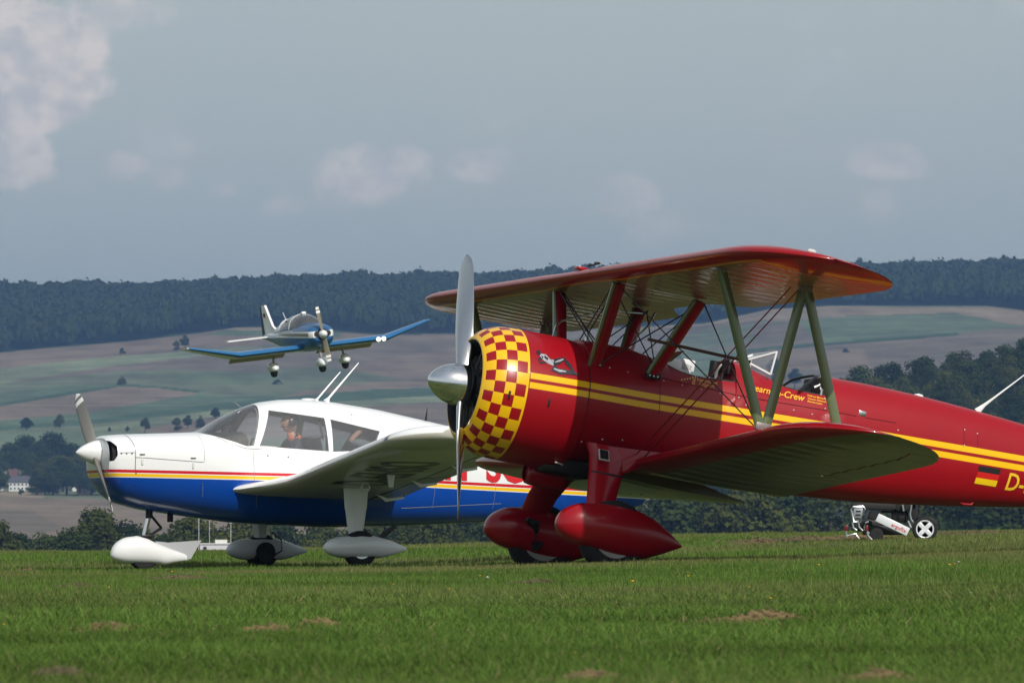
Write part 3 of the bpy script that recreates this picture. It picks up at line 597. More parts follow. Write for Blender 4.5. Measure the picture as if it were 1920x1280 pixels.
def surfY(x, z):
    zt, zb, w_, n, zm = ZT(x), ZB(x), WW(x), NN(x), ZM(x); nb = n if z > zm else max(2, n*.95); q = (z-zm)/(zt-zm) if z > zm else (zm-z)/(zm-zb)
    return w_*max(0, 1-min(1, abs(q))**nb)**(1/nb)
RIM = tb([(-1.9, .54), (-1.97, .50), (-2.1, .476), (-2.22, .472), (-2.4, .485), (-2.55, .497), (-2.96, .585), (-3.05, .553), (-3.2, .538), (-3.42, .54), (-3.56, .55)])
def sec(x, tub):
    zt, zb, w_, n, zm = ZT(x), ZB(x), WW(x), NN(x), ZM(x); zr = RIM(x); pts = []
    ar = math.asin(min(.98, max(0.02, (zr-zm)/(zt-zm)))**(n/2)); n1 = 16; n2 = 10
    def P(a):
        if a >= 0: return ((1+.012*(abs(math.sin(a*7))-.64)*max(0, min(1, (-3.6-x)/.6)))*w_*max(0, math.cos(a))**(2/n), zm+(zt-zm)*max(0, math.sin(a))**(2/n))
        nb = max(2, n*.95); sc_ = 1+.012*(abs(math.sin(a*7))-.64)*max(0, min(1, (-3.6-x)/.6)); return (sc_*w_*max(0, math.cos(a))**(2/nb), zm-(zm-zb)*max(0, -math.sin(a))**(2/nb))
    lo = [P(-math.pi/2+(ar+math.pi/2)*k/n1) for k in range(n1+1)]
    if tub:
        yr, zz = lo[-1]; hi = [(yr-.012, zz+.012), (yr-.045, zz+.010), (yr-.06, zz-.02), (yr-.06, zz-.25), (yr-.1, -.2), (yr*.5, -.28)]
    else: hi = [P(ar+(math.pi/2-ar)*k/6) for k in range(1, 7)][:6]; hi = hi[:-1]+[(max(hi[-1][0], .001), hi[-1][1])]
    half = lo+hi; return [(x, y, z) for y, z in half]+[(x, -y, z) for y, z in half[::-1]]
xs_ = [(-1.045, 0), (-1.15, 0), (-1.3, 0), (-1.47, 0), (-1.6, 0), (-1.72, 0), (-1.82, 0), (-1.90, 0), (-1.902, 1), (-1.95, 1), (-2.0, 1), (-2.07, 1), (-2.15, 1), (-2.25, 1), (-2.35, 1), (-2.45, 1), (-2.549, 1), (-2.552, 0), (-2.65, 0), (-2.8, 0), (-2.95, 0), (-2.953, 1), (-3.0, 1), (-3.06, 1), (-3.15, 1), (-3.3, 1), (-3.42, 1), (-3.559, 1), (-3.562, 0), (-3.7, 0), (-3.9, 0), (-4.2, 0), (-4.5, 0), (-4.8, 0), (-5.16, 0), (-5.5, 0), (-5.8, 0), (-6.3, 0), (-6.8, 0), (-7.15, 0)]
b = MB(); secs = [sec(x, t) for x, t in xs_]; n = len(secs[0])
b.loft(secs)
k1 = 16
for fi, f in enumerate(b.f[:-2]):
    i, k = divmod(fi, n); tubby = xs_[i][1] or xs_[i+1][1]
    if tubby and k1 <= k < n-k1-1: b.m[fi] = 1 if (k in (16, 17, 18, n-18, n-19, n-20)) and xs_[i][1] and xs_[i+1][1] else (2 if xs_[i][1] and xs_[i+1][1] else 0)
fus = b.build('fuselage', [rs, leather, black], bp, ang=45)
# cowling
prof = [(-.34, .40), (-.14, .418), (-.07, .428), (-.035, .443), (-.032, .452), (-.042, .468), (-.056, .487), (-.076, .512), (-.103, .537), (-.134, .558), (-.17, .576), (-.21, .592), (-.26, .604), (-.31, .612), (-.365, .616), (-.415, .618), (-.44, .619)]
arc = [0]; 
for a, c in zip(prof[:-1], prof[1:]): arc.append(arc[-1]+math.hypot(c[0]-a[0], c[1]-a[1]))
st = arc[6]; en = arc[15]; prof2 = prof[:7]; mfl = []
for k in range(1, 17):
    s_ = st+(en-st)*k/16; prof2.append((float(np.interp(s_, arc, [p[0] for p in prof])), float(np.interp(s_, arc, [p[1] for p in prof]))))
prof2.append((-.44, .619)); NA = 102
def cmf(i, k):
    if i < 3: return 2
    if i < 6: return 1
    if i >= 22: return 1
    c = (i-6)//4; a = (k//3); return 0 if (c+a) % 2 else 1
b = MB().lathe(prof2, NA, mif=cmf, cap=False); cow = b.build('checkered_cowling', [red, yel, black], bp, ang=60)
b = MB().lathe([(-.441, .6185), (-.53, .6195), (-.7, .6205), (-.9, .617), (-1.0, .606), (-1.04, .596), (-1.045, .50)], NA, cap=False)
b.build('cowling_rear_panel', rs, bp, ang=60)
MB().lathe([(-.436, .619), (-.438, .6205), (-.443, .6205), (-.445, .619)], NA, cap=False).build('cowling_seam', red, cow)
for a_ in (math.pi/2+.12,):
    for x_, r_ in ((-.27, .608), (-.66, .624)):
        l_ = MB().box((0, 0, 0), (.02, .012, .075), bev=.003); o_ = l_.build('latch', darkmetal, cow); ang_ = 0.10; o_.location = (x_, r_*math.cos(ang_), -r_*math.sin(ang_)); o_.rotation_euler = (-ang_, 0, 0)
b = MB()
for k in range(3):
    b.box((-.29-.33*k, 0, 0), (.3, .004, .006))
# engine
eng = MB().lathe([(-.06, .02), (-.065, .10), (-.10, .15), (-.2, .19), (-.33, .2)], 24).build('engine', darkmetal, bp)
for k in range(9):
    a_ = 2*math.pi*k/9; d_ = Vector((0, math.sin(a_), math.cos(a_))); cy = MB()
    for j in range(7): cy.tube([Vector((-.22, 0, 0))+d_*(.19+.025*j), Vector((-.22, 0, 0))+d_*(.203+.025*j)], .075, 12)
    cy.tube([Vector((-.22, 0, 0))+d_*.17, Vector((-.22, 0, 0))+d_*.39], .058, 12); cy.tube([Vector((-.10, 0, 0))+d_*.1, Vector((-.15, 0, 0))+d_*.36], .009, 6)
    cy.build('engine_cylinder', MATS.get('cylinder_metal') or mat('cylinder_metal', (.11, .105, .10), .5, .5), eng)
MB().lathe([(-.34, .01), (-.345, .40)], 48).build('firewall_disc', black, bp)
# spinner and propeller
pr = MB(); pr.lathe([(.335, .001), (.332, .018), (.322, .045), (.30, .078), (.265, .112), (.22, .143), (.165, .170), (.10, .189), (.04, .197), (-.035, .2), (-.036, .14), (-.09, .12)], 64); prop = pr.build('spinner', chrome, bp, ang=50)
MB().lathe([(-.037, .196), (-.042, .199), (-.05, .196), (-.055, .12)], 48).build('spinner_backplate', darkmetal, prop)
phi = R(-21.5)
def bw(f): return .10+.105*math.sin(math.pi*min(1, .12+f*.62))**1.2 if f < .82 else (.10+.105*math.sin(math.pi*min(1, .12+.82*.62))**1.2)*math.sqrt(max(.012, 1-((f-.82)/.18)**2))
for k in range(2):
    q = MB(); strip_blade(q, .15, 1.36, 0, 0, phi+math.pi*k, (-.01, 0, 0), 1, bw, .065, 58, 20, 22); q.build('propeller_blade', brushed, bp, ang=70)
# wings
def tipf(b_, r_):   # 0 inside, ->1 at tip
    return lambda y: max(0, (abs(y)-(b_-r_))/r_)
sU = tipf(4.9, 1.15)
def leU(y): return -.858-.70*(1-math.sqrt(max(0, 1-sU(y)**2.3)))
def teU(y):
    t = -2.382+.72*(1-math.sqrt(max(0, 1-sU(y)**2.6))); c = abs(y)
    if c < 1.05: t += .27*(0.5+.5*math.cos(math.pi*min(1, max(0, (c-.35)/.7))))
    return t
def thU(y): return .125*(1-.3*sU(y)**4)
span = [round(-4.9+.075*k, 4) for k in range(132)]; tipst = [4.3, 4.45, 4.58, 4.68, 4.76, 4.82, 4.86, 4.885, 4.897]
ysU = sorted(set([y for y in span if abs(y) < 4.25]+tipst+[-t for t in tipst]))
wu = wing_mesh('upper_wing', ysU, leU, teU, lambda y: 1.205+.03*sU(y)**2*0, thU, [red, under], bp, inc=R(2.2), rib=.011, nch=20)
sL = tipf(4.75, 1.15)
def leL(y): return -1.613-.70*(1-math.sqrt(max(0, 1-sL(y)**2.3)))
def teL(y): return -3.137+.72*(1-math.sqrt(max(0, 1-sL(y)**2.6)))
def zL(y): return -.445+max(0, abs(y)-.6)*.053+.010*y
AI0, AI1, AX = 2.2, 4.28, .775
for sg in (1, -1):
    tips = [t-.15 for t in tipst]
    def mk(name, y0, y1, x0, x1, m, extra=()):
        ys = sorted(set([y0, y1]+[y for y in np.arange(.375, 4.1, .075) if y0 < y < y1]+[t for t in tips if y0 < t < y1])); ys = [sg*y for y in ys]
        return wing_mesh(name, sorted(ys), leL, teL, zL, lambda y: .125*(1-.3*sL(y)**4), m, bp, inc=R(1.7) if sg > 0 else R(3.0), x0=x0, x1=x1, rib=.011, nch=20 if x0 == 0 and x1 == 1 else 14)
    a = mk('lower_wing', .40, AI0-.012, 0, 1, [red, under2])
    c = mk('lower_wing_panel', AI0-.012, AI1+.012, 0, AX, [red, under2]); c.parent = a
    e = mk('lower_wing_tip', AI1+.012, 4.747, 0, 1, [red, under2]); e.parent = a
    mk('aileron', AI0, AI1, AX+.02, 1, [red, under2])
# navigation light and small fittings on upper wing
MB().lathe([(-.03, .012), (-.01, .022), (.035, .021), (.05, .008)], 12, c=(-1.42, 4.60, 1.275)).build('navigation_light', mat('clear_lamp', (.55, .55, .53), .25), bp)
q = MB(); q.box((-.98, -.02, 1.295), (.10, .14, .03), bev=.008); q.build('fuel_cap_box', red, bp)
q = MB(); q.tube([(-.93, .30, 1.29), (-.93, .62, 1.30)], .008); q.box((-.93, .36, 1.30), (.03, .05, .02)); q.box((-.93, .54, 1.305), (.03, .08, .02)); q.build('vent_fitting', darkmetal, bp)
MB().tube([(-1.15, -.02, .62), (-1.15, -.02, .70)], .022, 10).build('oil_filler_cap', brushed, bp)
# interplane N struts
zst = 1.10
for sg in (1, -1):
    f0, r0, lf, lr = (-1.094, sg*3.318, 1.135), (-1.90, sg*3.318, 1.12), (-1.70, sg*3.318, -.19), (-2.50, sg*3.318, -.22)
    for p_, q_ in ((f0, lf), (r0, (lf[0]-.05, lf[1], lf[2])), ((r0[0]-.03, r0[1], r0[2]), lr)):
        b = MB(); strut(b, p_, q_, .095, .040); b.build('interplane_strut', satin, bp)
    for c_, d_ in (((-1.725, sg*3.318, -.175), (.15, .046, .07)), ((-1.915, sg*3.318, 1.12), (.13, .05, .07)), ((-1.094, sg*3.318, 1.13), (.1, .05, .05))):
        MB().box(c_, d_, bev=.01).build('strut_fitting', mat('worn_fitting', (.22, .19, .19), .45, .4, var=.3, vscale=25) if 'worn_fitting' not in MATS else MATS['worn_fitting'], bp)
# cabane struts
for sg in (1, -1):
    for top, bot in (((-1.094, sg*.795, 1.13), (-1.105, sg*.45, .37)), ((-1.91, sg*.795, 1.12), (-1.69, sg*.445, .41))):
        b = MB(); strut(b, top, bot, .12, .055); o_ = b.build('cabane_strut', red, bp)
        t_, u_ = Vector(top)+Vector((.055, sg*.004, 0)), Vector(bot)+Vector((.055, sg*.004, 0)); b = MB(); strut(b, t_, u_, .045, .06); b.build('leading_strip', satin, o_)
        b = MB(); b.box(bot, (.15, .035, .10), bev=.01)
        for dx in (-.04, 0, .04):
            for dz in (-.02, .02): b.box((bot[0]+dx, bot[1]+sg*.02, bot[2]+dz), (.012, .01, .012), mi=1)
        b.build('strut_foot', [darkmetal, brushed], o_)
# bracing wires
W_ = []
for sg in (1, -1):
    for dx in (0, .09): W_.append(((-1.62-dx, sg*.52, -.37), (-1.80-dx*.9, sg*3.25, 1.10), wirer))      # flying wires
    W_.append(((-1.10, sg*.72, 1.13), (-1.66, sg*3.25, -.17), wire)); W_.append(((-1.97, sg*.72, 1.12), (-1.69, sg*3.25, -.17), wire))
    W_.append(((-1.06, sg*.70, 1.12), (-1.71, sg*.46, .43), wire)); W_.append(((-1.95, sg*.70, 1.11), (-1.14, sg*.47, .40), wire))
W_ += [((-1.06, .70, 1.12), (-1.14, -.45, .45), wire), ((-1.06, -.70, 1.12), (-1.14, .45, .45), wire), ((-1.10, .70, 1.12), (-1.18, -.45, .45), wire), ((-1.10, -.70, 1.12), (-1.18, .45, .45), wire), ((-1.95, .7, 1.1), (-1.7, -.44, .47), wire), ((-1.95, -.7, 1.1), (-1.7, .44, .47), wire)]
for p_, q_, m_ in W_: MB().tube([p_, q_], .0065, 6).build('brace_wire', m_, bp)
for sg in (1, -1):
    b = MB(); strut(b, (-1.08, sg*1.8, .562), (-2.10, sg*1.8, .545), .03, .026, fwd=(0, 0, 1)); b.build('wire_spreader_rod', brownrod, bp)
b = MB(); b.tube([(-.98, -.5, .62), (-1.0, -.5, .78), (-1.06, -.52, .84), (-1.5, -.6, 1.02), (-1.9, -.68, 1.08)], .011, 6); b.build('handrail_pipe', brushed, bp)
b = MB(); b.tube([(-1.45, .35, .61), (-1.5, .34, .72), (-1.62, .30, .86), (-1.7, .2, 1.0)], .012, 6); b.build('intake_pipe', brushed, bp)
# cockpit glass and fittings
b = MB(); b.add([(-1.86, .40, .56), (-1.86, -.40, .56), (-2.02, -.30, .70), (-2.02, .30, .70)], [(0, 1, 2, 3)]); b.build('front_windshield', glass, bp, smooth=False)
b = MB(); b.box((-2.09, -.10, .575), (.34, .02, .15), rot=Matrix.Rotation(R(-9), 3, 'Y'), bev=.008); b.box((-2.22, -.10, .615), (.14, .02, .11), bev=.008); b.build('white_side_flap', white, bp)
b = MB(); b.tube([(-2.47, -.05, .55), (-2.47, -.05, .70)], .05, 12); b.tube([(-2.50, .10, .52), (-2.53, .10, .72)], .02, 8); b.box((-2.52, .05, .64), (.03, .34, .14), bev=.012); b.build('front_headrest', darkmetal, bp)
b = MB(); b.tube([(-2.44, .12, .50), (-2.44, .12, .60), (-2.47, .12, .66)], .022, 8); b.build('intercom_horn', brushed, bp)
ws = empty('rear_windshield'); ws.parent = bp
ws.name = 'rear_windshield'
P_ = [(-2.70, .0, .80), (-2.93, .0, .895), (-2.905, .30, .64), (-2.70, .34, .70), (-2.93, .30, .86), (-2.905, -.30, .64), (-2.70, -.34, .70), (-2.93, -.30, .86), (-2.68, .16, .735), (-2.68, -.16, .735)]
b = MB(); b.add([P_[8], P_[9], P_[7], P_[4]], [(0, 1, 2, 3)]); b.add([P_[8], P_[4], P_[2]], [(0, 1, 2)]); b.add([P_[9], P_[7], P_[5]], [(0, 2, 1)]); b.build('windshield_pane', glass, ws, smooth=False)
b = MB()
for i, j in ((8, 9), (8, 4), (9, 7), (4, 7), (4, 2), (7, 5), (8, 2), (9, 5)): b.tube([P_[i], P_[j]], .010, 6)
b.build('windshield_frame', white, ws)
b = MB(); b.tube([(-3.19, .36, .535), (-3.27, .33, .61), (-3.36, .28, .70), (-3.43, .18, .735), (-3.46, 0, .75), (-3.43, -.18, .735), (-3.36, -.28, .70), (-3.27, -.33, .61), (-3.19, -.36, .535)], .013, 8)
b.tube([(-3.30, .2, .52), (-3.36, .15, .62)], .05, 8); b.build('roll_hoop', blackg, bp)
b = MB(); b.tube([(-3.36, .30, .60), (-3.41, .30, .635), (-3.44, .30, .60), (-3.44, .30, .52)], .018, 8); b.build('fresh_air_pipe', chrome, bp)
b = MB(); b.box((-3.50, 0, .62), (.06, .55, .22), bev=.02); b.build('headrest', leather, bp)
# fuselage details: seam lines, screws, hatch, antenna, handle, flag, letters
def on(x, z, off=.003): return (x, surfY(x, z)+off, z)
def seam(pts, w_=.0035, m_=None, name='panel_seam'):
    b = MB(); P = []
    for (xa, za), (xb, zb_) in zip(pts[:-1], pts[1:]):
        for k in range(9): f = k/8; P.append(on(xa+(xb-xa)*f, za+(zb_-za)*f, .0006))
    b.tube(P, w_, 5); return b.build(name, m_ or mat('dark_red_seam', (.10, .004, .006), .6) if 'dark_red_seam' not in MATS else (m_ or MATS['dark_red_seam']), fus)  # thin dark red line along a panel joint
seam([(-1.05, .58), (-1.05, .1), (-1.05, -.4)]); seam([(-1.72, .40), (-2.6, .375), (-3.5, .405)]); seam([(-3.52, .57), (-3.53, .405)]); seam([(-1.78, .36), (-1.80, .05)], .0025)
seam([(-3.53, .405), (-3.80, .41)]); seam([(-3.90, .413), (-4.22, .425)]); seam([(-4.95, .52), (-4.97, .34)], .002); seam([(-5.10, .52), (-5.12, .35)], .002)
MB().box(on(-3.86, .445), (.075, .012, .05), bev=.004).build('hatch_latch', brushed, bp)
b = MB()
for x_, z_ in [(-1.25+-.19*k, .385-.004*k) for k in range(12)]+[(-2.66, .30), (-2.66, .52), (-2.66, .45), (-2.92, .5), (-2.93, .46), (-2.94, .42), (-3.47, .52), (-3.47, .42), (-3.48, .36), (-4.96, .50), (-5.1, .49), (-4.97, .35), (-4.25, .36), (-1.10, -.34), (-1.02, -.36), (-1.3, -.28), (-1.5, -.25)]:
    b.box(on(x_, z_, .002), (.011, .006, .011))
b.build('screw_heads', MATS['clear_lamp'], bp)
MB().lathe([(0, .001), (.0, .05), (.02, .04), (.03, .001)], 14, axis='z', c=(-4.55, 0, ZT(-4.55)-.008)).build('gps_dome', white, bp)
b = MB(); b.tube([(-5.17, 0, .72), (-5.24, 0, .80), (-5.32, 0, .88), (-5.62, 0, 1.18)], [.035, .016, .010, .005], 8, flat=.5); b.build('antenna', white, bp)
b = MB(); b.tube([(-5.02, .10, -.13), (-5.06, .115, -.165), (-5.13, .12, -.185), (-5.21, .12, -.175), (-5.24, .11, -.12)], .011, 8); b.build('ground_handle', red, bp)
fl = empty('flag'); fl.parent = bp
for k, c_ in enumerate(((.012, .012, .012), (.55, .01, .01), (.80, .52, .005))):
    b = MB(); z1 = .19-.058*k; z0 = z1-.058; V = []
    for i in range(7):
        for j in range(4):
            x_ = -5.16-.235*i/6; z_ = z1+(z0-z1)*j/3+.005*i/6*2-.0; V.append(on(x_-(.19-z_)*-.06, z_, .0035))
    b.add(V, [(i*4+j, i*4+j+1, (i+1)*4+j+1, (i+1)*4+j) for i in range(6) for j in range(3)]); b.build('flag_stripe', mat('flag_colour_%d' % k, c_, .4), fl)
gold = mat('gold_lettering', (.74, .40, .10), .5); orange = mat('yellow_orange_lettering', (.85, .42, .01), .45); ylet = mat('yellow_lettering', (.80, .50, .02), .4)
def plc(x0, z0, slope=0.0): return lambda u, v: on(x0-u, z0+v+slope*u, .005)
textmesh('registration_letters', 'D-E', .235, ylet, bp, plc(-5.475, .020, .03), sub=1, width=.82, shear=.10)
textmesh('crew_lettering', 'Stearman-Crew', .091, orange, bp, plc(-2.665, .450, 0.0), shear=.35, sub=1)
for k, s_ in enumerate(('Wilfried Meinemann', 'Thomas Fladerwich', 'Bernhard Jahn')):
    textmesh('name_lettering', s_, .027, orange, bp, plc(-3.285, .505-.028*k, 0.0), shear=.35)
textmesh('airport_lettering', 'hannover', .055, gold, bp, plc(-2.16, .435, 0)); textmesh('airport_lettering', 'airport', .055, gold, bp, plc(-2.175, .397, 0))
b = MB()
for k in range(6):
    x_ = -2.00-.028*k; z_ = .41+.010*k+(.0 if k < 4 else .005); b.add([on(x_, z_), on(x_-.014, z_), on(x_-.018, z_+.018), on(x_-.004, z_+.018)], [(0, 1, 2, 3)])
for k in range(5):
    x_ = -2.105-.004*k; z_ = .395+.014*k; b.add([on(x_, z_), on(x_-.03, z_), on(x_-.03, z_+.008), on(x_, z_+.008)], [(0, 1, 2, 3)])
b.build('airport_emblem', gold, bp, smooth=False)
# plain reclining figure painted on the cowling (generic silhouette)
def cowY(x, z): return math.sqrt(max(0, .6215**2-z*z))
chp = mat('silver_figure_paint', (.45, .45, .50), .3, .3, var=.6, vscale=40); dkp = mat('dark_figure_paint', (.02, .02, .03), .35)
def blob(nm, pts, m_, par, off):
    b = MB(); c = [sum(p[0] for p in pts)/len(pts), sum(p[1] for p in pts)/len(pts)]; V = [(p[0], cowY(*p)+off, p[1]) for p in pts]
    b.add(V, [tuple(range(len(V)))]); return b.build(nm, m_, par, smooth=False)
def pxs(u, v):   # emblem drawing grid -> cowl surface
    return (-.49-.00112*(u-970)*1.0, .405-.00108*(v-245)+.000125*(u-970))
def limb(nm, pts, ws_, m_, off=.004):
    L_ = []; R_ = []; P = [Vector((*pxs(*p), 0)) for p in pts]
    for i, p in enumerate(P):
        t = (P[min(i+1, len(P)-1)]-P[max(i-1, 0)]).normalized(); nn_ = Vector((-t.y, t.x, 0))*ws_[i]*1.15; L_.append(p+nn_); R_.append(p-nn_)
    b = MB(); V = [(v.x, cowY(v.x, v.y)+off, v.y) for v in L_+R_]; n_ = len(P); b.add(V, [(i, i+1, n_+i+1, n_+i) for i in range(n_-1)]); return b.build(nm, m_, bp, smooth=False)
limb('figure_emblem', [(985, 250), (1005, 262), (1018, 278)], [.012, .020, .010], dkp); limb('figure_emblem', [(1012, 280), (1050, 300), (1090, 335), (1130, 345)], [.010, .030, .022, .026], chp)
limb('figure_emblem', [(1125, 345), (1175, 325), (1225, 300), (1262, 345), (1300, 395)], [.026, .024, .014, .018, .009], dkp); limb('figure_emblem', [(1150, 370), (1120, 400), (1190, 415), (1290, 418), (1355, 430)], [.024, .020, .024, .014, .006], dkp)
limb('figure_emblem', [(1035, 295), (1000, 325), (1008, 350), (1060, 350)], [.010, .011, .010, .006], dkp); limb('figure_emblem', [(1130, 395), (1180, 410), (1240, 412)], [.006, .010, .004], chp, .006); limb('figure_emblem', [(1140, 338), (1190, 318), (1222, 302)], [.004, .008, .004], chp, .006)
limb('figure_emblem', [(1050, 292), (1080, 318)], [.008, .012], dkp, .006); limb('figure_emblem', [(1285, 385), (1300, 410), (1325, 430)], [.010, .018, .008], dkp, .005)
# undercarriage
def pant(name, xf, xb, zt, zbm, yc, wd, m_, parent, tipz, topf, botf, cut=None, n=20, sec_n=20, pw=1.15):
    """wheel fairing lofted front to back; topf/botf give upper and lower outline heights at fraction f"""
    secs = []
    fn = .27; n = n+8; hn, zn = (topf(fn)-botf(fn))/2, (topf(fn)+botf(fn))/2; z0_ = (topf(0)+botf(0))/2
    for k in range(n+1):
        f = k/n; f_ = .5-.5*math.cos(math.pi*f); x = xf+(xb-xf)*f_
        if f_ < fn: e_ = math.sqrt(max(0, 1-((fn-f_)/fn)**2)); h = max(.002, hn*e_); zc = z0_*(1-e_)+zn*e_; w2 = wd/2*max(.004, e_)**.9*.97
        else: zc = (topf(f_)+botf(f_))/2; h = max(.002, (topf(f_)-botf(f_))/2); q_ = (f_-fn)/(1-fn); w2 = wd/2*max(.012, .97+.12*q_-1.09*q_**2.2)
        secs.append([(x, yc+w2*math.copysign(abs(math.cos(a))**.85, math.cos(a)), zc+h*math.copysign(abs(math.sin(a))**.9, math.sin(a))) for a in [2*math.pi*j/sec_n for j in range(sec_n)]])
    b = MB().loft(secs); return b.build(name, m_, parent, ang=50)
tf_ = tb([(0, -1.16), (.04, -1.09), (.1, -1.03), (.22, -.945), (.34, -.905), (.45, -.893), (.6, -.91), (.75, -.965), (.88, -1.055), (1, -1.155)])
bf_ = tb([(0, -1.17), (.05, -1.24), (.12, -1.285), (.25, -1.335), (.4, -1.37), (.55, -1.38), (.7, -1.355), (.85, -1.27), (1, -1.17)])
tyre_p = [(-.09, .20), (-.10, .25), (-.095, .295), (-.07, .322), (-.03, .33), (.03, .33), (.07, .322), (.095, .295), (.10, .25), (.09, .20)]
for sg in (1, -1):
    pt_ = pant('wheel_fairing', -.785, -2.045, 0, 0, sg*.97, .40, red, bp, 0, tf_, bf_)
    wh = MB().lathe(tyre_p, 40, axis='y', c=(-1.36, sg*.96, -1.19)).build('wheel', rubber, bp)
    MB().lathe([(-.098, .001), (-.1, .17), (-.104, .205), (-.08, .215), (.08, .215), (.104, .205), (.10, .17), (.098, .001)], 32, axis='y', c=(-1.36, sg*.96, -1.19)).build('wheel_rim', MATS.get('rim_grey') or mat('rim_grey', (.28, .28, .27), .5), wh)
    lg = MB(); ring = []
    def lsec(xc, y, z, ch, th, tilt=0): return [(xc+math.cos(a)*ch/2, y+math.sin(a)*th/2*(1 if math.cos(a) > 0 else 1-.5*abs(math.cos(a))), z+tilt*math.cos(a)*ch/2) for a in [2*math.pi*j/18 for j in range(18)]]
    lg.loft([lsec(-1.30, sg*.50, -.34, .37, .16), lsec(-1.32, sg*.56, -.45, .34, .15), lsec(-1.305, sg*.66, -.62, .335, .14), lsec(-1.25, sg*.80, -.80, .30, .14), lsec(-1.22, sg*.90, -.99, .28, .13)])
    leg_ = lg.build('landing_gear_leg', red, bp)
    fg = MB(); fg.loft([[(-1.35, sg*(.52+d_), -.34), (-1.90, sg*(.46+d_), -.30), (-1.78, sg*(.50+d_), -.42), (-1.52, sg*(.58+d_), -.56), (-1.38, sg*(.62+d_), -.62)] for d_ in (-.03, .03)]); fg.build('leg_fillet', red, leg_, smooth=False)
    q = MB(); q.loft([lsec(-1.315, sg*.655, -.605, .345, .15), lsec(-1.312, sg*.66, -.62, .345, .15)]); q.build('leg_seam', black, leg_)
    if sg > 0:
        q = MB(); q.box((-1.235, .722, -.45), (.10, .014, .115), rot=Matrix.Rotation(R(33), 3, 'X')); pl_ = q.build('data_plate', cream, leg_, smooth=False)
        MB().box((-1.235, .729, -.446), (.084, .014, .099), rot=Matrix.Rotation(R(33), 3, 'X')).build('data_plate_face', blackg, leg_, smooth=False)
    q = MB(); q.box((-1.2, sg*.80, -1.06), (.10, .14, .05), bev=.01); q.tube([(-1.12, sg*.76, -1.04), (-1.24, sg*.78, -1.12), (-1.24, sg*.78, -1.28)], .03, 8); q.tube([(-1.24, sg*.75, -1.30), (-1.36, sg*.85, -1.19)], .03, 8); q.build('brake_linkage', darkmetal, leg_)
q = MB(); q.lathe([(-.80, .085), (-.815, .108), (-.86, .118), (-1.05, .12), (-1.16, .11)], 28, c=(0, -.12, -.66), cap=False); q.lathe([(-.83, .09), (-1.1, .09)], 24, c=(0, -.12, -.66)); q.build('oil_cooler_scoop', red, bp)
MB().lathe([(-.83, .088), (-.9, .001)], 24, c=(0, -.12, -.66), cap=False).build('scoop_inside', black, bp)
q = MB(); q.box((-1.1, -.05, -.57), (.5, .5, .16), bev=.04); q.tube([(-.9, -.3, -.55), (-1.25, -.32, -.66)], .06, 10); q.build('exhaust_stack', darkmetal, bp)
MB().tube([(-1.02, .25, -.565), (-.93, .30, -.56)], .008, 6).build('drain_pipe', cream, bp)
# tail, beyond the right edge of the photo
q = MB(); q.loft([[(-6.3, y, .62), (-7.25, y, .55), (-7.75, y, .62), (-7.78, y, 1.25), (-7.45, y, 1.62), (-7.05, y, 1.5)] for y in (-.03, .03)]); q.build('fin_and_rudder', red, bp)
q = MB(); q.loft([[(-6.4, 0, z_), (-6.75, 1.5, z_), (-7.1, 1.68, z_), (-7.5, 1.4, z_), (-7.6, 0, z_), (-7.5, -1.4, z_), (-7.1, -1.68, z_), (-6.75, -1.5, z_)] for z_ in (.34, .39)]); q.build('tailplane', red, bp)
MB().lathe([(-.04, .06), (-.045, .1), (0, .12), (.045, .1), (.04, .06)], 16, axis='y', c=(-6.9, 0, -.18)).build('tail_wheel', rubber, bp); MB().tube([(-6.7, 0, .1), (-6.9, 0, -.18)], .03).build('tail_wheel_strut', darkmetal, bp)
# ------------------------------------------------------------------ cutting windows out of shells
def cut_region(bm, polyg, flt):
    """polyg: convex outline in (x, z); cuts the shell along it and returns the faces inside"""
    xa, xb = min(p[0] for p in polyg)-.15, max(p[0] for p in polyg)+.15; za, zb = min(p[1] for p in polyg)-.15, max(p[1] for p in polyg)+.15
    n = len(polyg)
    for i in range(n):
        p, q = polyg[i], polyg[(i+1) % n]; d = Vector((q[0]-p[0], 0, q[1]-p[1])); nm = Vector((d.z, 0, -d.x)).normalized()
        fs = [f for f in bm.faces if flt(f.calc_center_median()) and any(xa < v.co.x < xb and za < v.co.z < zb for v in f.verts)]
        es = set(e for f in fs for e in f.edges); vs = set(v for f in fs for v in f.verts)
        bmesh.ops.bisect_plane(bm, geom=list(fs)+list(es)+list(vs), plane_co=Vector((p[0], 0, p[1])), plane_no=nm, dist=1e-5)
    def inside(c):
        s = [((polyg[(i+1) % n][0]-polyg[i][0])*(c.z-polyg[i][1])-(polyg[(i+1) % n][1]-polyg[i][1])*(c.x-polyg[i][0])) for i in range(n)]
        return all(t >= -1e-7 for t in s) or all(t <= 1e-7 for t in s)
    return [f for f in bm.faces if flt(f.calc_center_median()) and inside(f.calc_center_median())]
def shell(secs, cap=True):
    b = MB().loft(secs, cap=cap); bm = bmesh.new(); vs = [bm.verts.new(v) for v in b.v]
    for f in b.f:
        try: bm.faces.new([vs[i] for i in f])
        except ValueError: pass
    bmesh.ops.recalc_face_normals(bm, faces=bm.faces); return bm
def emit(bm, name, mats, parent, ang=40):
    me_ = bpy.data.meshes.new(name); bm.to_mesh(me_)
    for m in (mats if isinstance(mats, (list, tuple)) else [mats]): me_.materials.append(m)
    me_.polygons.foreach_set('use_smooth', [True]*len(me_.polygons)); me_.set_sharp_from_angle(angle=R(ang)); o = bpy.data.objects.new(name, me_); COL.objects.link(o); o.parent = parent; return o
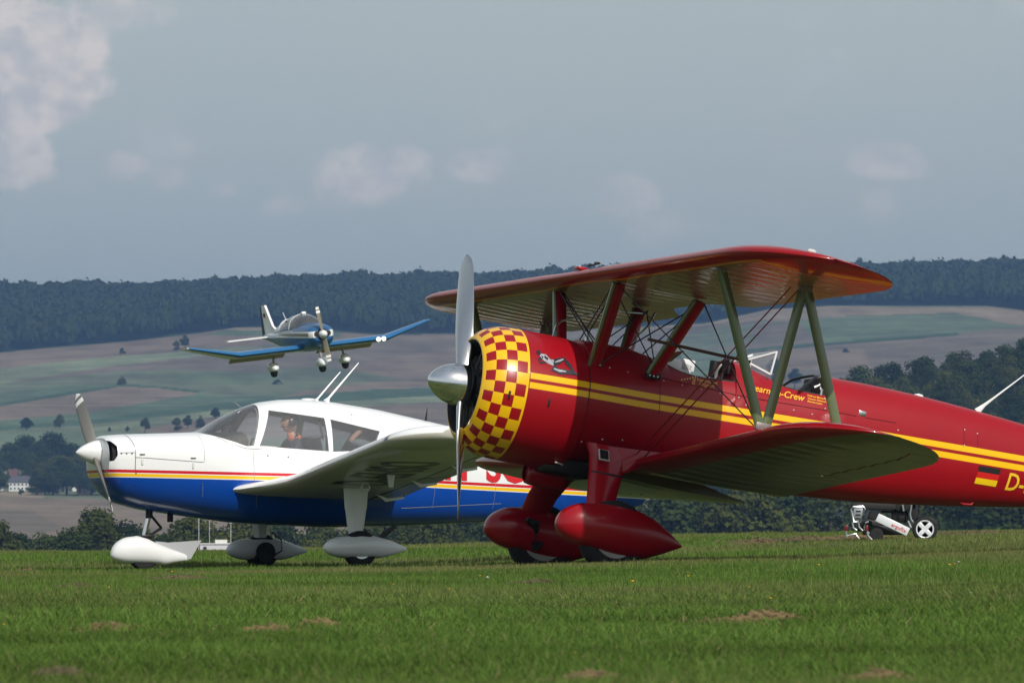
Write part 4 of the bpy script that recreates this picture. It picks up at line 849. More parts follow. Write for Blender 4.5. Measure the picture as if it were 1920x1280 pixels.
def pull(bm, faces, name, m, parent, keep=False, shrink=0.0):
    """lift faces out of a shell into a part of their own"""
    nb = bmesh.new(); mp = {}
    for f in faces:
        vs = []
        for v in f.verts:
            if v not in mp: mp[v] = nb.verts.new(v.co - v.normal*shrink)
            vs.append(mp[v])
        nb.faces.new(vs)
    o = emit(nb, name, m, parent); nb.free()
    if not keep: bmesh.ops.delete(bm, geom=faces, context='FACES')
    return o
# ------------------------------------------------------------------ people
skin = mat('skin', (.42, .22, .15), .55); hairm = mat('hair_dark', (.03, .022, .018), .7); navy = mat('navy_cloth', (.03, .032, .05), .8); tan_ = mat('tan_cloth', (.42, .32, .20), .85); greysh = mat('grey_cloth', (.16, .17, .19), .85); orangec = mat('orange_strap', (.55, .12, .05), .7); redc = mat('dark_red_cloth', (.20, .03, .03), .8)
def person(label, M, joints, mats_, size=1.0, headset=True, group=None, head_turn=0.0, collar=None):
    """joints: dict name -> (pos, radius); body is one skinned surface, cloth chosen by the nearest bone"""
    bones = [('pelvis', 'chest', 1), ('chest', 'neck', 1), ('neck', 'head0', 0), ('chest', 'shl', 1), ('shl', 'ell', 1), ('ell', 'wrl', 0), ('wrl', 'hal', 0), ('chest', 'shr', 1), ('shr', 'elr', 1), ('elr', 'wrr', 0), ('wrr', 'har', 0),
             ('pelvis', 'hil', 2), ('hil', 'knl', 2), ('knl', 'anl', 2), ('anl', 'tol', 3), ('pelvis', 'hir', 2), ('hir', 'knr', 2), ('knr', 'anr', 2), ('anr', 'tor', 3)]
    names = list(joints); me_ = bpy.data.meshes.new('person_body'); me_.from_pydata([joints[n_][0] for n_ in names], [(names.index(a), names.index(c)) for a, c, _ in bones], [])
    o = bpy.data.objects.new('person_body', me_); COL.objects.link(o); md = o.modifiers.new('skin', 'SKIN'); sb = o.modifiers.new('sub', 'SUBSURF'); sb.levels = 1; sb.render_levels = 1
    for i, n_ in enumerate(names):
        r_ = joints[n_][1]; me_.skin_vertices[0].data[i].radius = (r_, r_) if not hasattr(r_, '__len__') else r_; me_.skin_vertices[0].data[i].use_root = n_ == 'pelvis'
    bpy.context.view_layer.update(); dg = bpy.context.evaluated_depsgraph_get(); ev = bpy.data.meshes.new_from_object(o.evaluated_get(dg)); bpy.data.objects.remove(o)
    ev.materials.clear(); [ev.materials.append(m) for m in mats_]
    P = {n_: Vector(joints[n_][0]) for n_ in names}
    for pl in ev.polygons:
        c = pl.center; best = None
        for a, c2, mi in bones:
            ab = P[c2]-P[a]; t = max(0, min(1, (c-P[a]).dot(ab)/ab.length_squared)); d = (c-P[a]-ab*t).length
            if best is None or d < best[0]: best = (d, mi)
        pl.material_index = best[1]; pl.use_smooth = True
    root = empty('person', mat=M); tag(root, label, 'person', group)
    bo = bpy.data.objects.new('body', ev); COL.objects.link(bo); bo.parent = root
    hc = P['head0']+Vector((.01, 0, .10)); bm = bmesh.new(); bmesh.ops.create_uvsphere(bm, u_segments=24, v_segments=18, radius=1)
    for v in bm.verts:
        c = v.co.copy(); x, y, z = c.x*.098, c.y*.078, c.z*.122
        if c.x > .3 and z < 0: x *= 1-.10*abs(c.z); y *= 1-.25*max(0, -c.z)
        if c.x > .75 and abs(c.y) < .35: x += .020*math.exp(-((c.z+.05)/.22)**2)*(1-abs(c.y)/.35)      # nose
        if c.x > .6: x -= .010*math.exp(-((c.z-.18)/.13)**2)*(1 if .15 < abs(c.y) < .6 else 0)            # eye sockets
        if c.x > .7 and abs(c.y) < .35: x += .006*math.exp(-((c.z+.42)/.1)**2)                            # lips
        if c.x > .5 and c.z < -.6: x += .008                                                               # chin
        v.co = Vector((x, y, z))
    hm = Matrix.Translation(hc) @ Matrix.Rotation(head_turn, 4, 'Z'); bm.transform(hm); hd = emit(bm, 'head', mats_[0], root); bm.free()
    b = MB()
    for s in (1, -1): b.add([hm @ Vector((.088, s*.030+dy, .018+dz)) for dy, dz in ((-.012, 0), (0, .006), (.012, 0), (0, -.006))], [(0, 1, 2, 3)])
    b.build('eyes', black, hd); b = MB(); b.add([hm @ Vector((.096, dy, -.052+dz)) for dy, dz in ((-.022, 0), (0, .004), (.022, 0), (0, -.005))], [(0, 1, 2, 3)]); b.build('mouth', redc, hd)
    bm = bmesh.new(); bmesh.ops.create_uvsphere(bm, u_segments=20, v_segments=14, radius=1)
    bmesh.ops.delete(bm, geom=[v for v in bm.verts if v.co.z < -.25 or (v.co.x > .45 and v.co.z < .55)], context='VERTS')
    for v in bm.verts: v.co = Vector((v.co.x*.107-.006, v.co.y*.087, v.co.z*.130))
    bm.transform(hm); emit(bm, 'hair', hairm, hd); bm.free()
    for s in (1, -1): MB().lathe([(-.008, .004), (-.008, .024), (.008, .026), (.008, .004)], 12, axis='y', c=hm @ Vector((-.005, s*.082, -.005))).build('ear', mats_[0], hd)
    if headset:
        b = MB()
        for s in (1, -1): b.lathe([(-.02, .02), (-.022, .042), (.012, .046), (.022, .03), (.022, .004)], 16, axis='y', c=hm @ Vector((0, s*.092, 0)))
        b.tube([hm @ Vector((0, .10*math.sin(a), .02+.125*math.cos(a))) for a in [R(-85+17*k) for k in range(11)]], .010, 6); b.tube([hm @ Vector((.02, .095, -.02)), hm @ Vector((.08, .085, -.06)), hm @ Vector((.118, .02, -.055))], .005, 6); b.build('headset', blackg, hd)
    if collar:
        b = MB().tube([P['neck']+Vector((.06, .02, .05)), P['neck']+Vector((.07, .09, -.01)), P['neck']+Vector((.02, .14, -.05)), P['neck']+Vector((-.06, .10, -.0)), P['neck']+Vector((-.07, .0, .04))], [.02, .03, .034, .03, .02], 8, flat=.45); b.build('strap', collar, root)
    for s, wr, ha in (('l', P['wrl'], P['hal']), ('r', P['wrr'], P['har'])):     # fingers
        d = (ha-wr).normalized(); side = d.cross(Vector((0, 0, 1))); side = side.normalized() if side.length > .1 else Vector((0, 1, 0)); dn = d.cross(side).normalized()
        for k, L in enumerate((.070, .078, .074, .058)):
            b = MB(); p0 = ha+side*(-.027+.018*k)-d*.015; cu = dn*(.35 if dn.z < 0 else -.35); b.tube([p0, p0+d*L*.5, p0+d*L*.8+cu*L*.5, p0+d*L*.95+cu*L*1.0], [.0095, .009, .008, .006], 7); b.build('finger', mats_[0], bo)
        b = MB(); p0 = wr+(ha-wr)*.4+side*.025*-1; b.tube([p0, p0-side*.028+d*.03, p0-side*.034+d*.062], [.012, .0105, .008], 7); b.build('thumb', mats_[0], bo)
    return root
def seated(armL, armR, lean=0.0):
    """seated skeleton facing +x, seat at z=0; arms are (elbow, wrist, hand)"""
    lx = math.sin(lean)
    return {'pelvis': ((0, 0, .10), (.17, .13)), 'chest': ((-.04+lx*.3, 0, .40), (.17, .13)), 'neck': ((-.02+lx*.5, 0, .58), .062), 'head0': ((.0+lx*.6, 0, .66), .055),
            'shl': ((-.03+lx*.45, .19, .50), .065), 'ell': (armL[0], .05), 'wrl': (armL[1], .032), 'hal': (armL[2], (.042, .022)), 'shr': ((-.03+lx*.45, -.19, .50), .065), 'elr': (armR[0], .05), 'wrr': (armR[1], .032), 'har': (armR[2], (.042, .022)),
            'hil': ((.06, .10, .09), .095), 'knl': ((.48, .14, .16), .068), 'anl': ((.62, .13, -.22), .045), 'tol': ((.78, .13, -.27), .040), 'hir': ((.06, -.10, .09), .095), 'knr': ((.48, -.14, .16), .068), 'anr': ((.62, -.13, -.22), .045), 'tor': ((.78, -.13, -.27), .040)}

# ------------------------------------------------------------------ white and blue low-wing plane
cpM = frame(-5.03, 73.009, 1.27, 22.976, .536, .599)
cp = empty('touring_plane', mat=cpM); tag(cp, 'white low-wing touring plane with red and yellow stripes and blue belly parked behind the biplane', 'light aircraft')
cz_t = tb([(-.34, .165), (-.4, .195), (-.6, .212), (-1.09, .231), (-1.50, .250), (-1.58, .262), (-1.74, .37), (-2.0, .508), (-2.26, .602), (-2.52, .638), (-2.79, .65), (-3.18, .622), (-3.71, .55), (-4.38, .42), (-4.85, .327), (-6.8, .05), (-7.1, -.0), (-7.2, -.12)])
cz_b = tb([(-.34, -.34), (-.42, -.47), (-.52, -.56), (-.84, -.64), (-1.3, -.70), (-2.0, -.785), (-3.06, -.825), (-4.0, -.80), (-5.06, -.745), (-5.8, -.70), (-6.6, -.615), (-6.85, -.60), (-7.0, -.575), (-7.12, -.53), (-7.2, -.44), (-7.24, -.36)])
cw_ = tb([(-.34, .40), (-.42, .455), (-.6, .49), (-1.1, .53), (-2, .555), (-3, .555), (-3.8, .52), (-5, .36), (-6, .24), (-7.1, .12), (-7.24, .04)])
czm = tb([(-.34, -.07), (-1.2, -.1), (-2, -.18), (-3.5, -.18), (-5, -.2), (-7.1, -.26)]); cn_ = tb([(-.34, 2.8), (-1.2, 3.0), (-1.7, 2.6), (-2.3, 2.5), (-3.6, 2.5), (-7.1, 2.2)])
def cY(x, z, off=0.0):
    zt, zb, w_, n, zm = cz_t(x), cz_b(x), cw_(x), cn_(x), czm(x); q = (z-zm)/(zt-zm) if z > zm else (zm-z)/(zm-zb); n = n if z > zm else 2.6
    return w_*max(0, 1-min(1, abs(q))**n)**(1/n)+off
def csec(x, sh=0.0, N_=64):
    zt, zb, w_, n, zm = cz_t(x)-sh, cz_b(x)+sh, cw_(x)-sh, cn_(x), czm(x); o = []
    for j in range(N_):
        a = 2*math.pi*j/N_+1e-4; c, s = math.cos(a), math.sin(a); m_ = n if s > 0 else 2.6
        o.append((x, w_*math.copysign(abs(c)**(2/m_), c), zm+(zt-zm if s > 0 else zm-zb)*math.copysign(abs(s)**(2/m_), s)))
    return o
cpaint = mat('white_plane_livery', (.74, .75, .76), .26, coat=.55, bump=.02, bscale=3); g = G(cpaint); X, Y, Z = g.xyz()
mx = g.m('MULTIPLY', X, -1.0)
cc = g.m('SUBTRACT', g.m('SUBTRACT', -.26, g.m('MULTIPLY', g.m('SUBTRACT', mx, .5), .010)), g.m('MULTIPLY', g.m('MAXIMUM', g.m('SUBTRACT', mx, 2.7), 0.0), .022))
dz_ = g.m('SUBTRACT', Z, cc)
c_ = g.mix(g.m('LESS_THAN', dz_, -.027), (.74, .75, .76), (.001, .05, .32))
c_ = g.mix(g.band(dz_, -.018, .018), c_, (.82, .48, .005)); c_ = g.mix(g.band(dz_, .027, .061), c_, (.52, .008, .02)); g.out(c_)
xsc = sorted(set([-.34, -.36, -.39, -.42, -.47, -.55]+[round(-.65-.11*k, 3) for k in range(58)]+[-7.1, -7.16, -7.2, -7.235]), reverse=True)
bm = shell([csec(x) for x in xsc])
port = lambda c: c.y > .06; star = lambda c: c.y < -.06; both = lambda c: True
W1 = [(-2.105, .088), (-2.287, .506), (-2.935, .425), (-2.951, .04)]; W2 = [(-3.004, .036), (-3.008, .412), (-3.615, .283), (-3.50, .06)]
WS = [(-1.46, .245), (-1.56, .95), (-2.33, .95), (-2.20, .572), (-2.045, .092), (-1.95, .085), (-1.75, .15)]
wsf = cut_region(bm, WS, both); pull(bm, wsf, 'windshield', glass, cp)
for nm, W, fl_ in (('cabin_window', W1, port), ('rear_window', W2, port), ('cabin_window', W1, star), ('rear_window', W2, star)):
    pull(bm, cut_region(bm, W, fl_), nm, smoke if nm == 'rear_window' else glass, cp)
INL = [(-.30, .135), (-.37, .125), (-.42, .06), (-.42, -.04), (-.385, -.10), (-.30, -.115)]
for fl_ in (port, star):
    pull(bm, cut_region(bm, INL, fl_), 'air_intake', black, cp, shrink=.05)
emit(bm, 'fuselage', cpaint, cp, 35); bm.free()
# cabin lining, dash, seats
lin = shell([csec(x, .035, 48) for x in np.arange(-1.62, -3.95, -.1)], cap=False)
for W, fl_ in ((WS, both), (W1, port), (W2, port), (W1, star), (W2, star)):
    fs = cut_region(lin, W, fl_); bmesh.ops.delete(lin, geom=fs, context='FACES')
emit(lin, 'cabin_lining', mat('grey_cabin_lining', (.32, .31, .30), .85), cp); lin.free()
dashm = mat('dark_dashboard', (.02, .02, .022), .7)
q = MB(); q.loft([[(x, y, z) for y, z in ((-.46, .02), (-.44, zt_), (-.25, zt_+.035), (.25, zt_+.035), (.44, zt_), (.46, .02))] for x, zt_ in ((-1.66, .17), (-1.8, .215), (-1.98, .22), (-2.0, .16))]); q.lathe([(-.05, .02), (-.05, .05), (.05, .05)], 12, axis='z', c=(-1.85, .1, .30)); q.build('dashboard', dashm, cp)
for sy in (.24, -.24):
    q = MB(); q.box((-2.78, sy, -.34), (.46, .44, .12), bev=.03); q.box((-2.98, sy, -.03), (.12, .44, .50), rot=Matrix.Rotation(R(10), 3, 'Y'), bev=.03); q.build('seat', greysh, cp)
q = MB(); q.box((-3.42, 0, -.32), (.42, .95, .12), bev=.03); q.box((-3.74, 0, -.05), (.12, .9, .36), rot=Matrix.Rotation(R(12), 3, 'Y'), bev=.03); q.build('rear_seat', greysh, cp)
q = MB(); q.tube([(-2.05, .12, .05), (-2.14, .15, .05), (-2.16, .10, .12), (-2.16, .16, .18), (-2.16, .34, .18), (-2.16, .40, .12), (-2.15, .36, .05)], .012, 8); q.build('control_yoke', blackg, cp)
q = MB(); q.box((-2.30, .31, .075), (.20, .03, .045), rot=Matrix.Rotation(R(-3), 3, 'Y'), bev=.006); q.build('chart_board', cream, cp)
q = MB(); q.tube([(-2.86, .45, .40), (-2.90, .47, .22), (-2.94, .44, .12), (-2.99, .42, .16)], .014, 6, flat=.3); q.build('shoulder_belt', black, cp)
q = MB(); q.tube([(-1.80, -.42, .22), (-2.05, -.36, .46), (-2.15, -.3, .50)], .016, 6, flat=.5); q.build('far_window_post', mat('brown_post', (.16, .12, .10), .6), cp)
# spinner and propeller
q = MB(); q.lathe([(-.075, .001), (-.08, .012), (-.12, .048), (-.17, .082), (-.23, .112), (-.29, .134), (-.335, .142), (-.36, .143), (-.362, .05)], 48); sp_ = q.build('spinner', white, cp, ang=50)
bladem = mat('grey_propeller', (.20, .195, .18), .45, .3); g = G(bladem); X, Y, Z = g.xyz(); rr_ = g.m('SQRT', g.m('ADD', g.m('MULTIPLY', Y, Y), g.m('MULTIPLY', Z, Z)))
tips_ = g.m('ADD', g.band(rr_, .875, .96), g.band(rr_, .765, .83)); g.out(g.mix(tips_, (.20, .195, .18), (.8, .8, .8))); g.L.new(g.mix(tips_, (.3, .3, .3), (0, 0, 0)), g.b.inputs['Metallic'])
phc = R(-43)
for k in range(2):
    q = MB(); strip_blade(q, .10, .935, 0, 0, phc+math.pi*k, (-.30, 0, 0), 1, lambda f: (.10+.06*math.sin(math.pi*min(1, .1+f*.7)))*(1 if f < .86 else math.sqrt(max(.02, 1-((f-.86)/.14)**2))), .05, 52, 16, 18); q.build('propeller_blade', bladem, cp, ang=70)
q = MB(); q.lathe([(-.33, .001), (-.335, .075)], 24, c=(0, .30, -.37)); MB().lathe([(0, .07), (.012, .08), (.02, .07), (0, .001)], 24, c=(-.475, .24, -.40)).build('landing_lamp', glass, cp)
def cseam(pts, w_=.0035):
    b = MB(); P = []
    for (xa, za), (xb, zb_) in zip(pts[:-1], pts[1:]):
        for k in range(8): f = k/7; x_, z_ = xa+(xb-xa)*f, za+(zb_-za)*f; P.append((x_, cY(x_, z_, .0005), z_))
    b.tube(P, w_, 5); b.build('panel_seam', MATS.get('grey_seam') or mat('grey_seam', (.22, .22, .23), .7), cp)
cseam([(-.58, .2), (-.62, .05), (-.62, -.2)], .0045); cseam([(-.62, -.06), (-.75, -.065), (-1.42, -.105)], .004); cseam([(-1.42, .23), (-1.44, .0), (-1.43, -.11)], .0025); cseam([(-.44, -.01), (-.61, -.005)], .0035); cseam([(-1.52, .245), (-1.72, .13), (-1.93, .06), (-2.12, .05)], .003); cseam([(-1.42, -.34), (-1.44, -.5)], .0025); cseam([(-3.9, -.6), (-5.2, -.53)], .003); cseam([(-4.3, .35), (-4.32, -.1), (-4.3, -.6)], .0018); cseam([(-2.02, .04), (-2.04, -.3), (-2.1, -.62)], .0018); cseam([(-3.72, .1), (-3.74, -.3), (-3.7, -.62)], .0018); cseam([(-5.1, .2), (-5.12, -.2), (-5.1, -.6)], .0018)
q = MB()
for x_, z_ in ((-.70, -.06), (-1.30, -.095)):
    y_ = cY(x_, z_, .004); q.box((x_, y_, z_+.035), (.06, .01, .010)); q.box((x_, y_, z_-.05), (.022, .014, .06), mi=1)
q.build('cowl_latch', [black, cream], cp)
q = MB()
for x_, z_ in ((-.46, -.02), (-.52, -.02), (-.58, -.018), (-1.42, -.36), (-1.41, -.43), (-.62, -.37), (-2.2, -.02), (-2.45, -.03), (-3.3, .47), (-.63, -.24)): q.box((x_, cY(x_, z_, .001), z_), (.013, .006, .013))
q.build('screw_heads', darkmetal, cp)
# antennas
q = MB(); q.tube([(-3.0, 0, .63), (-3.02, 0, .66), (-3.30, 0, .975)], [.035, .012, .006], 8); q.tube([(-3.12, 0.02, .62), (-3.15, .02, .67), (-3.52, .02, 1.085)], [.045, .014, .006], 8); q.build('antenna', white, cp)
q = MB(); q.tube([(-4.37, 0, .40), (-4.375, 0, .45), (-4.39, 0, .58)], [.02, .014, .003], 6); q.build('whip_antenna', blackg, cp)
q = MB(); q.tube([(-2.075, 0, .54), (-1.995, 0, .60)], .008, 6); q.build('temperature_probe', brushed, cp)
MB().lathe([(0, .001), (0, .09), (.02, .07), (.025, .001)], 16, axis='z', c=(-2.90, 0, .64)).build('gps_dome', white, cp)
q = MB(); q.box((-1.22, 0, -.72), (.07, .02, .12), bev=.005); q.build('exhaust_pipe', darkmetal, cp)
# club badge behind the rear window
q = MB(); V = []; c0x, c0z, r_ = -3.80, .125, .115
V = [(c0x, cY(c0x, c0z, .004), c0z)]+[(c0x+r_*math.cos(a), cY(c0x+r_*math.cos(a), c0z+r_*math.sin(a), .004), c0z+r_*math.sin(a)) for a in [2*math.pi*k/28 for k in range(28)]]
q.add(V, [(0, 1+k, 1+(k+1) % 28) for k in range(28)]); bdg = q.build('round_badge', mat('badge_brown', (.10, .055, .02), .5), cp, smooth=False)
q = MB()
for k in range(22):
    a = 2*math.pi*k/22; x_, z_ = c0x+.088*math.cos(a), c0z+.088*math.sin(a); q.box((x_, cY(x_, z_, .007), z_), (.012, .003, .022), rot=Matrix.Rotation(-a+math.pi/2, 3, 'Y'))
q.build('badge_lettering', mat('badge_gold', (.6, .42, .16), .5), bdg, smooth=False)
rlet = mat('red_letters', (.55, .012, .02), .4)
for s_, x_0 in (('D-EH', -3.72), ('SO', -4.98)):
    textmesh('registration_letters', s_, .52, rlet, cp, lambda u, v, x_0=x_0: (x_0-u, cY(x_0-u, -.235-.025*(-x_0-3.7)+v-.022*u, .005), -.235-.025*(-x_0-3.7)+v-.022*u), sub=2, width=.86, bold=.03)
# wings
def zc(y): return -.415+max(0, abs(y)-.55)*.133
def leC(y):
    a = abs(y); return -2.19 + (.42*max(0, 1-(a-.5)/.75)**1.2 if a < 1.25 else 0) - (.62*(1-math.sqrt(max(0, 1-((a-4.12)/.46)**2.2))) if a > 4.12 else 0)
def teC(y):
    a = abs(y); return -3.80 + (.45*(1-math.sqrt(max(0, 1-((a-4.12)/.46)**2.6))) if a > 4.12 else 0)
cwund = mat('shade_darkened_white_underside', (.42, .41, .36), .35, spec=.35, coat=.3, coatr=.08, var=.12, vscale=2.0)  # white paint darkened to stand in for shade under the wings
cwing = mat('white_wing_livery', (.74, .75, .76), .28, coat=.6, coatr=.05, bump=.02, bscale=3); g = G(cwing); X, Y, Z = g.xyz(); ay_ = g.m('ABSOLUTE', Y)
c_ = g.mix(g.band(ay_, 4.13, 4.20), (.74, .75, .76), (.01, .05, .16)); c_ = g.mix(g.band(ay_, 4.20, 4.225), c_, (.6, .30, .03)); c_ = g.mix(g.band(ay_, 4.085, 4.11), c_, (.6, .30, .03)); g.out(c_)
for sg in (1, -1):
    ys = [.45, .6, .75, .9, 1.05, 1.2, 1.35]+[1.6+.25*k for k in range(10)]+[4.08, 4.12, 4.18, 4.25, 4.33, 4.41, 4.48, 4.53, 4.56, 4.575]
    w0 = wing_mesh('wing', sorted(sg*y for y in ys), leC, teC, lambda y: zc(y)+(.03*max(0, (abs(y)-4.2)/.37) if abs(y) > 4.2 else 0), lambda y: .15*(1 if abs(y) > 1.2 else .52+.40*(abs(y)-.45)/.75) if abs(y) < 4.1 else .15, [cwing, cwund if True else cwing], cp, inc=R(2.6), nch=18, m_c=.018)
    def und(u, v, sg=sg):     # point on the lower wing surface: u chord fraction, v span
        a, t = leC(v), teC(v); c = a-t; return (a-u*c, v, zc(v)+(camber(u, .018)-naca(u, .15))*c-u*c*math.tan(R(2.6)))
    if sg > 0:
        q = MB(); q.tube([tuple(Vector(und(.78, v))+Vector((0, 0, .002))) for v in np.linspace(.7, 4.1, 12)], .006, 5); q.tube([tuple(Vector(und(u, 2.2))+Vector((0, 0, .002))) for u in (.78, .85, .92, .99)], .006, 5); q.build('flap_gap', black, w0)
        for v, u in ((1.0, .80), (2.05, .78), (3.15, .80)):
            p0, p1 = Vector(und(u-.06, v)), Vector(und(u+.14, v)); q = MB(); q.loft([[tuple(p0+Vector((0, dy, .01))), tuple(p0+Vector((-.12, dy, -.075))), tuple(p1+Vector((0, dy, -.06))), tuple(p1+Vector((0, dy, .01))), tuple(p1+Vector((-.0, dy, -.035))), tuple(p0+Vector((-.14, dy, -.035)))] for dy in (-.015, .015)]); q.build('hinge_bracket', white, w0)
        p0 = Vector(und(.45, 2.55)); q = MB(); q.loft([[tuple(p0+Vector((dx*s_, dy, -.14*k_))) for dx, dy in ((.045, -.01), (-.045, -.01), (-.045, .01), (.045, .01))] for k_, s_ in ((0, 1), (1, .55))]); q.build('pitot_blade', white, w0)
        q = MB(); q.tube([tuple(Vector(und(.42, 1.9))+Vector((.05*math.cos(a), 0, -.045-.05*math.sin(a)))) for a in [2*math.pi*k/14 for k in range(15)]], .009, 6); q.build('tiedown_ring', white, w0)
        q = MB(); p_ = Vector((-2.95, 4.60, zc(4.57)+.04)); q.lathe([(-.035, .01), (-.025, .03), (.02, .033), (.04, .01)], 12, c=p_); q.build('navigation_light', mat('dark_red_lamp', (.25, .01, .015), .2), w0)
        def upl(ub, v0): return lambda a, c: tuple(Vector(und(ub-c, v0+a))+Vector((0, 0, -.004)))
        textmesh('underwing_letters', 'D-EHSO', .62, mat('navy_letters', (.012, .015, .03), .3), w0, upl(.62, 1.75), sub=1, width=.78)
# undercarriage
def cpant(name, x0, L, yc, wd, tp, bt, m_, zoff=0):
    return pant(name, x0, x0-L, 0, 0, yc, wd, m_, cp, 0, tb([(f, z+zoff) for f, z in tp]), tb([(f, z+zoff) for f, z in bt]), n=26)
TPm = [(0, -1.07), (.05, -1.02), (.12, -.985), (.25, -.945), (.42, -.925), (.6, -.935), (.8, -.985), (1, -1.065)]; BTm = [(0, -1.08), (.06, -1.13), (.14, -1.185), (.22, -1.19), (.25, -1.193), (.68, -1.188), (.8, -1.16), (1, -1.095)]
def ctyre(x, y, z, r_, w2):
    o_ = MB().lathe([(-w2*.9, r_*.55), (-w2, r_*.75), (-w2*.85, r_*.92), (-w2*.4, r_), (w2*.4, r_), (w2*.85, r_*.92), (w2, r_*.75), (w2*.9, r_*.55)], 32, axis='y', c=(x, y, z)).build('wheel', rubber, cp)
    MB().lathe([(-w2*.95, .01), (-w2, r_*.56), (w2, r_*.56), (w2*.95, .01)], 24, axis='y', c=(x, y, z)).build('wheel_hub', brushed, o_); return o_
for sg in (1, -1):
    cpant('wheel_fairing', -2.495, 1.01, sg*1.57, .27, TPm, BTm, white); ctyre(-2.93, sg*1.57, -1.085, .205, .075)
    q = MB(); q.loft([[(-2.90+dx, sg*(1.52)+dy, z) for dx, dy in ((c_/2, 0), (c_*.2, .05), (-c_*.3, .045), (-c_/2, 0), (-c_*.3, -.045), (c_*.2, -.05))] for z, c_ in ((-.40, .30), (-.62, .27), (-.66, .25), (-.84, .20), (-.93, .16))]); lg_ = q.build('landing_gear_leg', white, cp)
    q = MB(); q.tube([(-2.90, sg*1.52, -.9), (-2.9, sg*1.55, -1.0)], .04, 8); q.tube([(-3.02, sg*1.46, -.86), (-3.14, sg*1.46, -.95), (-3.14, sg*1.44, -1.08), (-3.02, sg*1.44, -1.15)], .009, 6); q.lathe([(-.02, .02), (-.03, .11), (.03, .12), (.03, .02)], 20, axis='y', c=(-2.93, sg*1.44, -1.10)); q.tube([(-2.8, sg*1.43, -1.18), (-2.9, sg*1.42, -1.0), (-3.02, sg*1.42, -1.12)], .02, 6); q.build('brake_line', black, lg_)
q = MB(); q.tube([(-3.78, .55, -.80), (-3.50, .70, -.97)], .03, 8, flat=.4); q.build('boarding_step', black, cp)
TPn = [(0, -1.16), (.05, -1.08), (.12, -1.02), (.22, -.96), (.33, -.94), (.45, -.965), (.6, -1.03), (.8, -1.10), (1, -1.16)]; BTn = [(0, -1.17), (.04, -1.22), (.1, -1.25), (.16, -1.255), (.27, -1.258), (.60, -1.265), (.66, -1.28), (.8, -1.25), (1, -1.21)]
cpant('nose_wheel_fairing', -.505, .95, 0, .26, TPn, BTn, white); ctyre(-.90, 0, -1.14, .19, .06)
q = MB(); q.loft([[(-1.02, y, -1.0), (-1.2, y, -1.015), (-1.60, y, -.985), (-1.47, y, -1.20), (-1.3, y, -1.20)] for y in (-.012, .012)]); q.build('nose_fairing_fin', mat('translucent_grey_fin', (.38, .39, .41), .35), cp, smooth=False)
q = MB(); q.tube([(-.965, 0, -.62), (-.965, 0, -.74)], .042, 12, mi=1); q.tube([(-.965, 0, -.70), (-.905, 0, -.95)], .028, 12); q.tube([(-1.0, 0, -.72), (-1.115, 0, -.85)], .016, 6, mi=1); q.tube([(-1.115, 0, -.85), (-.96, 0, -.945)], .016, 6, mi=1); q.box((-.93, 0, -.945), (.14, .12, .03), bev=.008, mi=1); q.build('nose_gear_strut', [chrome, darkmetal], cp)
# tail (mostly hidden by the biplane)
q = MB(); q.loft([[(-5.9, y, .10), (-6.55, y, .85), (-6.75, y, .93), (-7.15, y, .90), (-7.2, y, -.1), (-7.05, y, -.35), (-6.7, y, .0)] for y in (-.03, .03)]); q.build('fin', white, cp)
q = MB(); q.loft([[(-6.45, 0, z_), (-6.5, 1.5, z_), (-7.2, 1.5, z_), (-7.25, 0, z_), (-7.2, -1.5, z_), (-6.5, -1.5, z_)] for z_ in (-.17, -.11)]); q.build('stabilator', white, cp)
# people on board
S = Matrix.Translation((-2.72, .24, -.27)); jt = seated(((.12, .24, .28), (.33, .16, .34), (.41, .13, .39)), ((.12, -.24, .28), (.34, -.12, .36), (.42, -.08, .41)), .05)
jt = {k: ((v[0][0]*.9, v[0][1]*.95, v[0][2]*.90), v[1]) for k, v in jt.items()}
jt['knl'] = ((.20, .16, .36), .075); jt['anl'] = ((.42, .14, .0), .045); jt['tol'] = ((.56, .13, -.03), .04)
S = Matrix.Translation((-2.62, .24, -.32))
person('person in navy shirt and black headset at the controls of the white plane', cpM @ S, jt, [skin, navy, tan_, black], headset=True, collar=orangec)
jt = seated(((.24, .26, .56), (.10, .25, .68), (.06, .24, .74)), ((.15, -.22, .30), (.3, -.12, .30), (.38, -.1, .3)), -.1)
jt = {k: ((v[0][0]*.85, v[0][1]*.9, v[0][2]*.78), v[1]) for k, v in jt.items()}
person('person in grey shirt with one arm raised in the rear seat of the white plane', cpM @ Matrix.Translation((-3.46, .16, -.27)), jt, [skin, greysh, navy, black], headset=False)

# ------------------------------------------------------------------ blue and white plane in the air
drM = frame(-6.299, 216.435, 7.072, 109.398, -.209, 7.059)
dp = empty('flying_plane', mat=drM); tag(dp, 'small blue and white low-wing plane with bent-up wingtips flying in the air', 'light aircraft')
dzt = tb([(-.3, .16), (-.4, .24), (-.6, .32), (-1.2, .40), (-1.7, .44), (-1.701, .44), (-2.0, .46), (-3.2, .42), (-4.2, .30), (-5.2, .22), (-6.9, .15)]); dzb = tb([(-.3, -.22), (-.45, -.38), (-.7, -.48), (-1.6, -.55), (-3.2, -.52), (-5, -.25), (-6.9, .02)]); dww = tb([(-.3, .34), (-.45, .44), (-.8, .48), (-1.8, .56), (-3, .55), (-4.2, .38), (-5.5, .22), (-6.9, .05)])
def dsec(x, N_=32):
    zt, zb, w_ = dzt(x), dzb(x), dww(x); zm = 0; o = []
    for j in range(N_):
        a = 2*math.pi*j/N_+1e-4; c, s = math.cos(a), math.sin(a); o.append((x, w_*math.copysign(abs(c)**(2/2.7), c), zm+(zt if s > 0 else -zb)*math.copysign(abs(s)**(2/2.7), s)))
    return o
dbl = (.010, .09, .235)
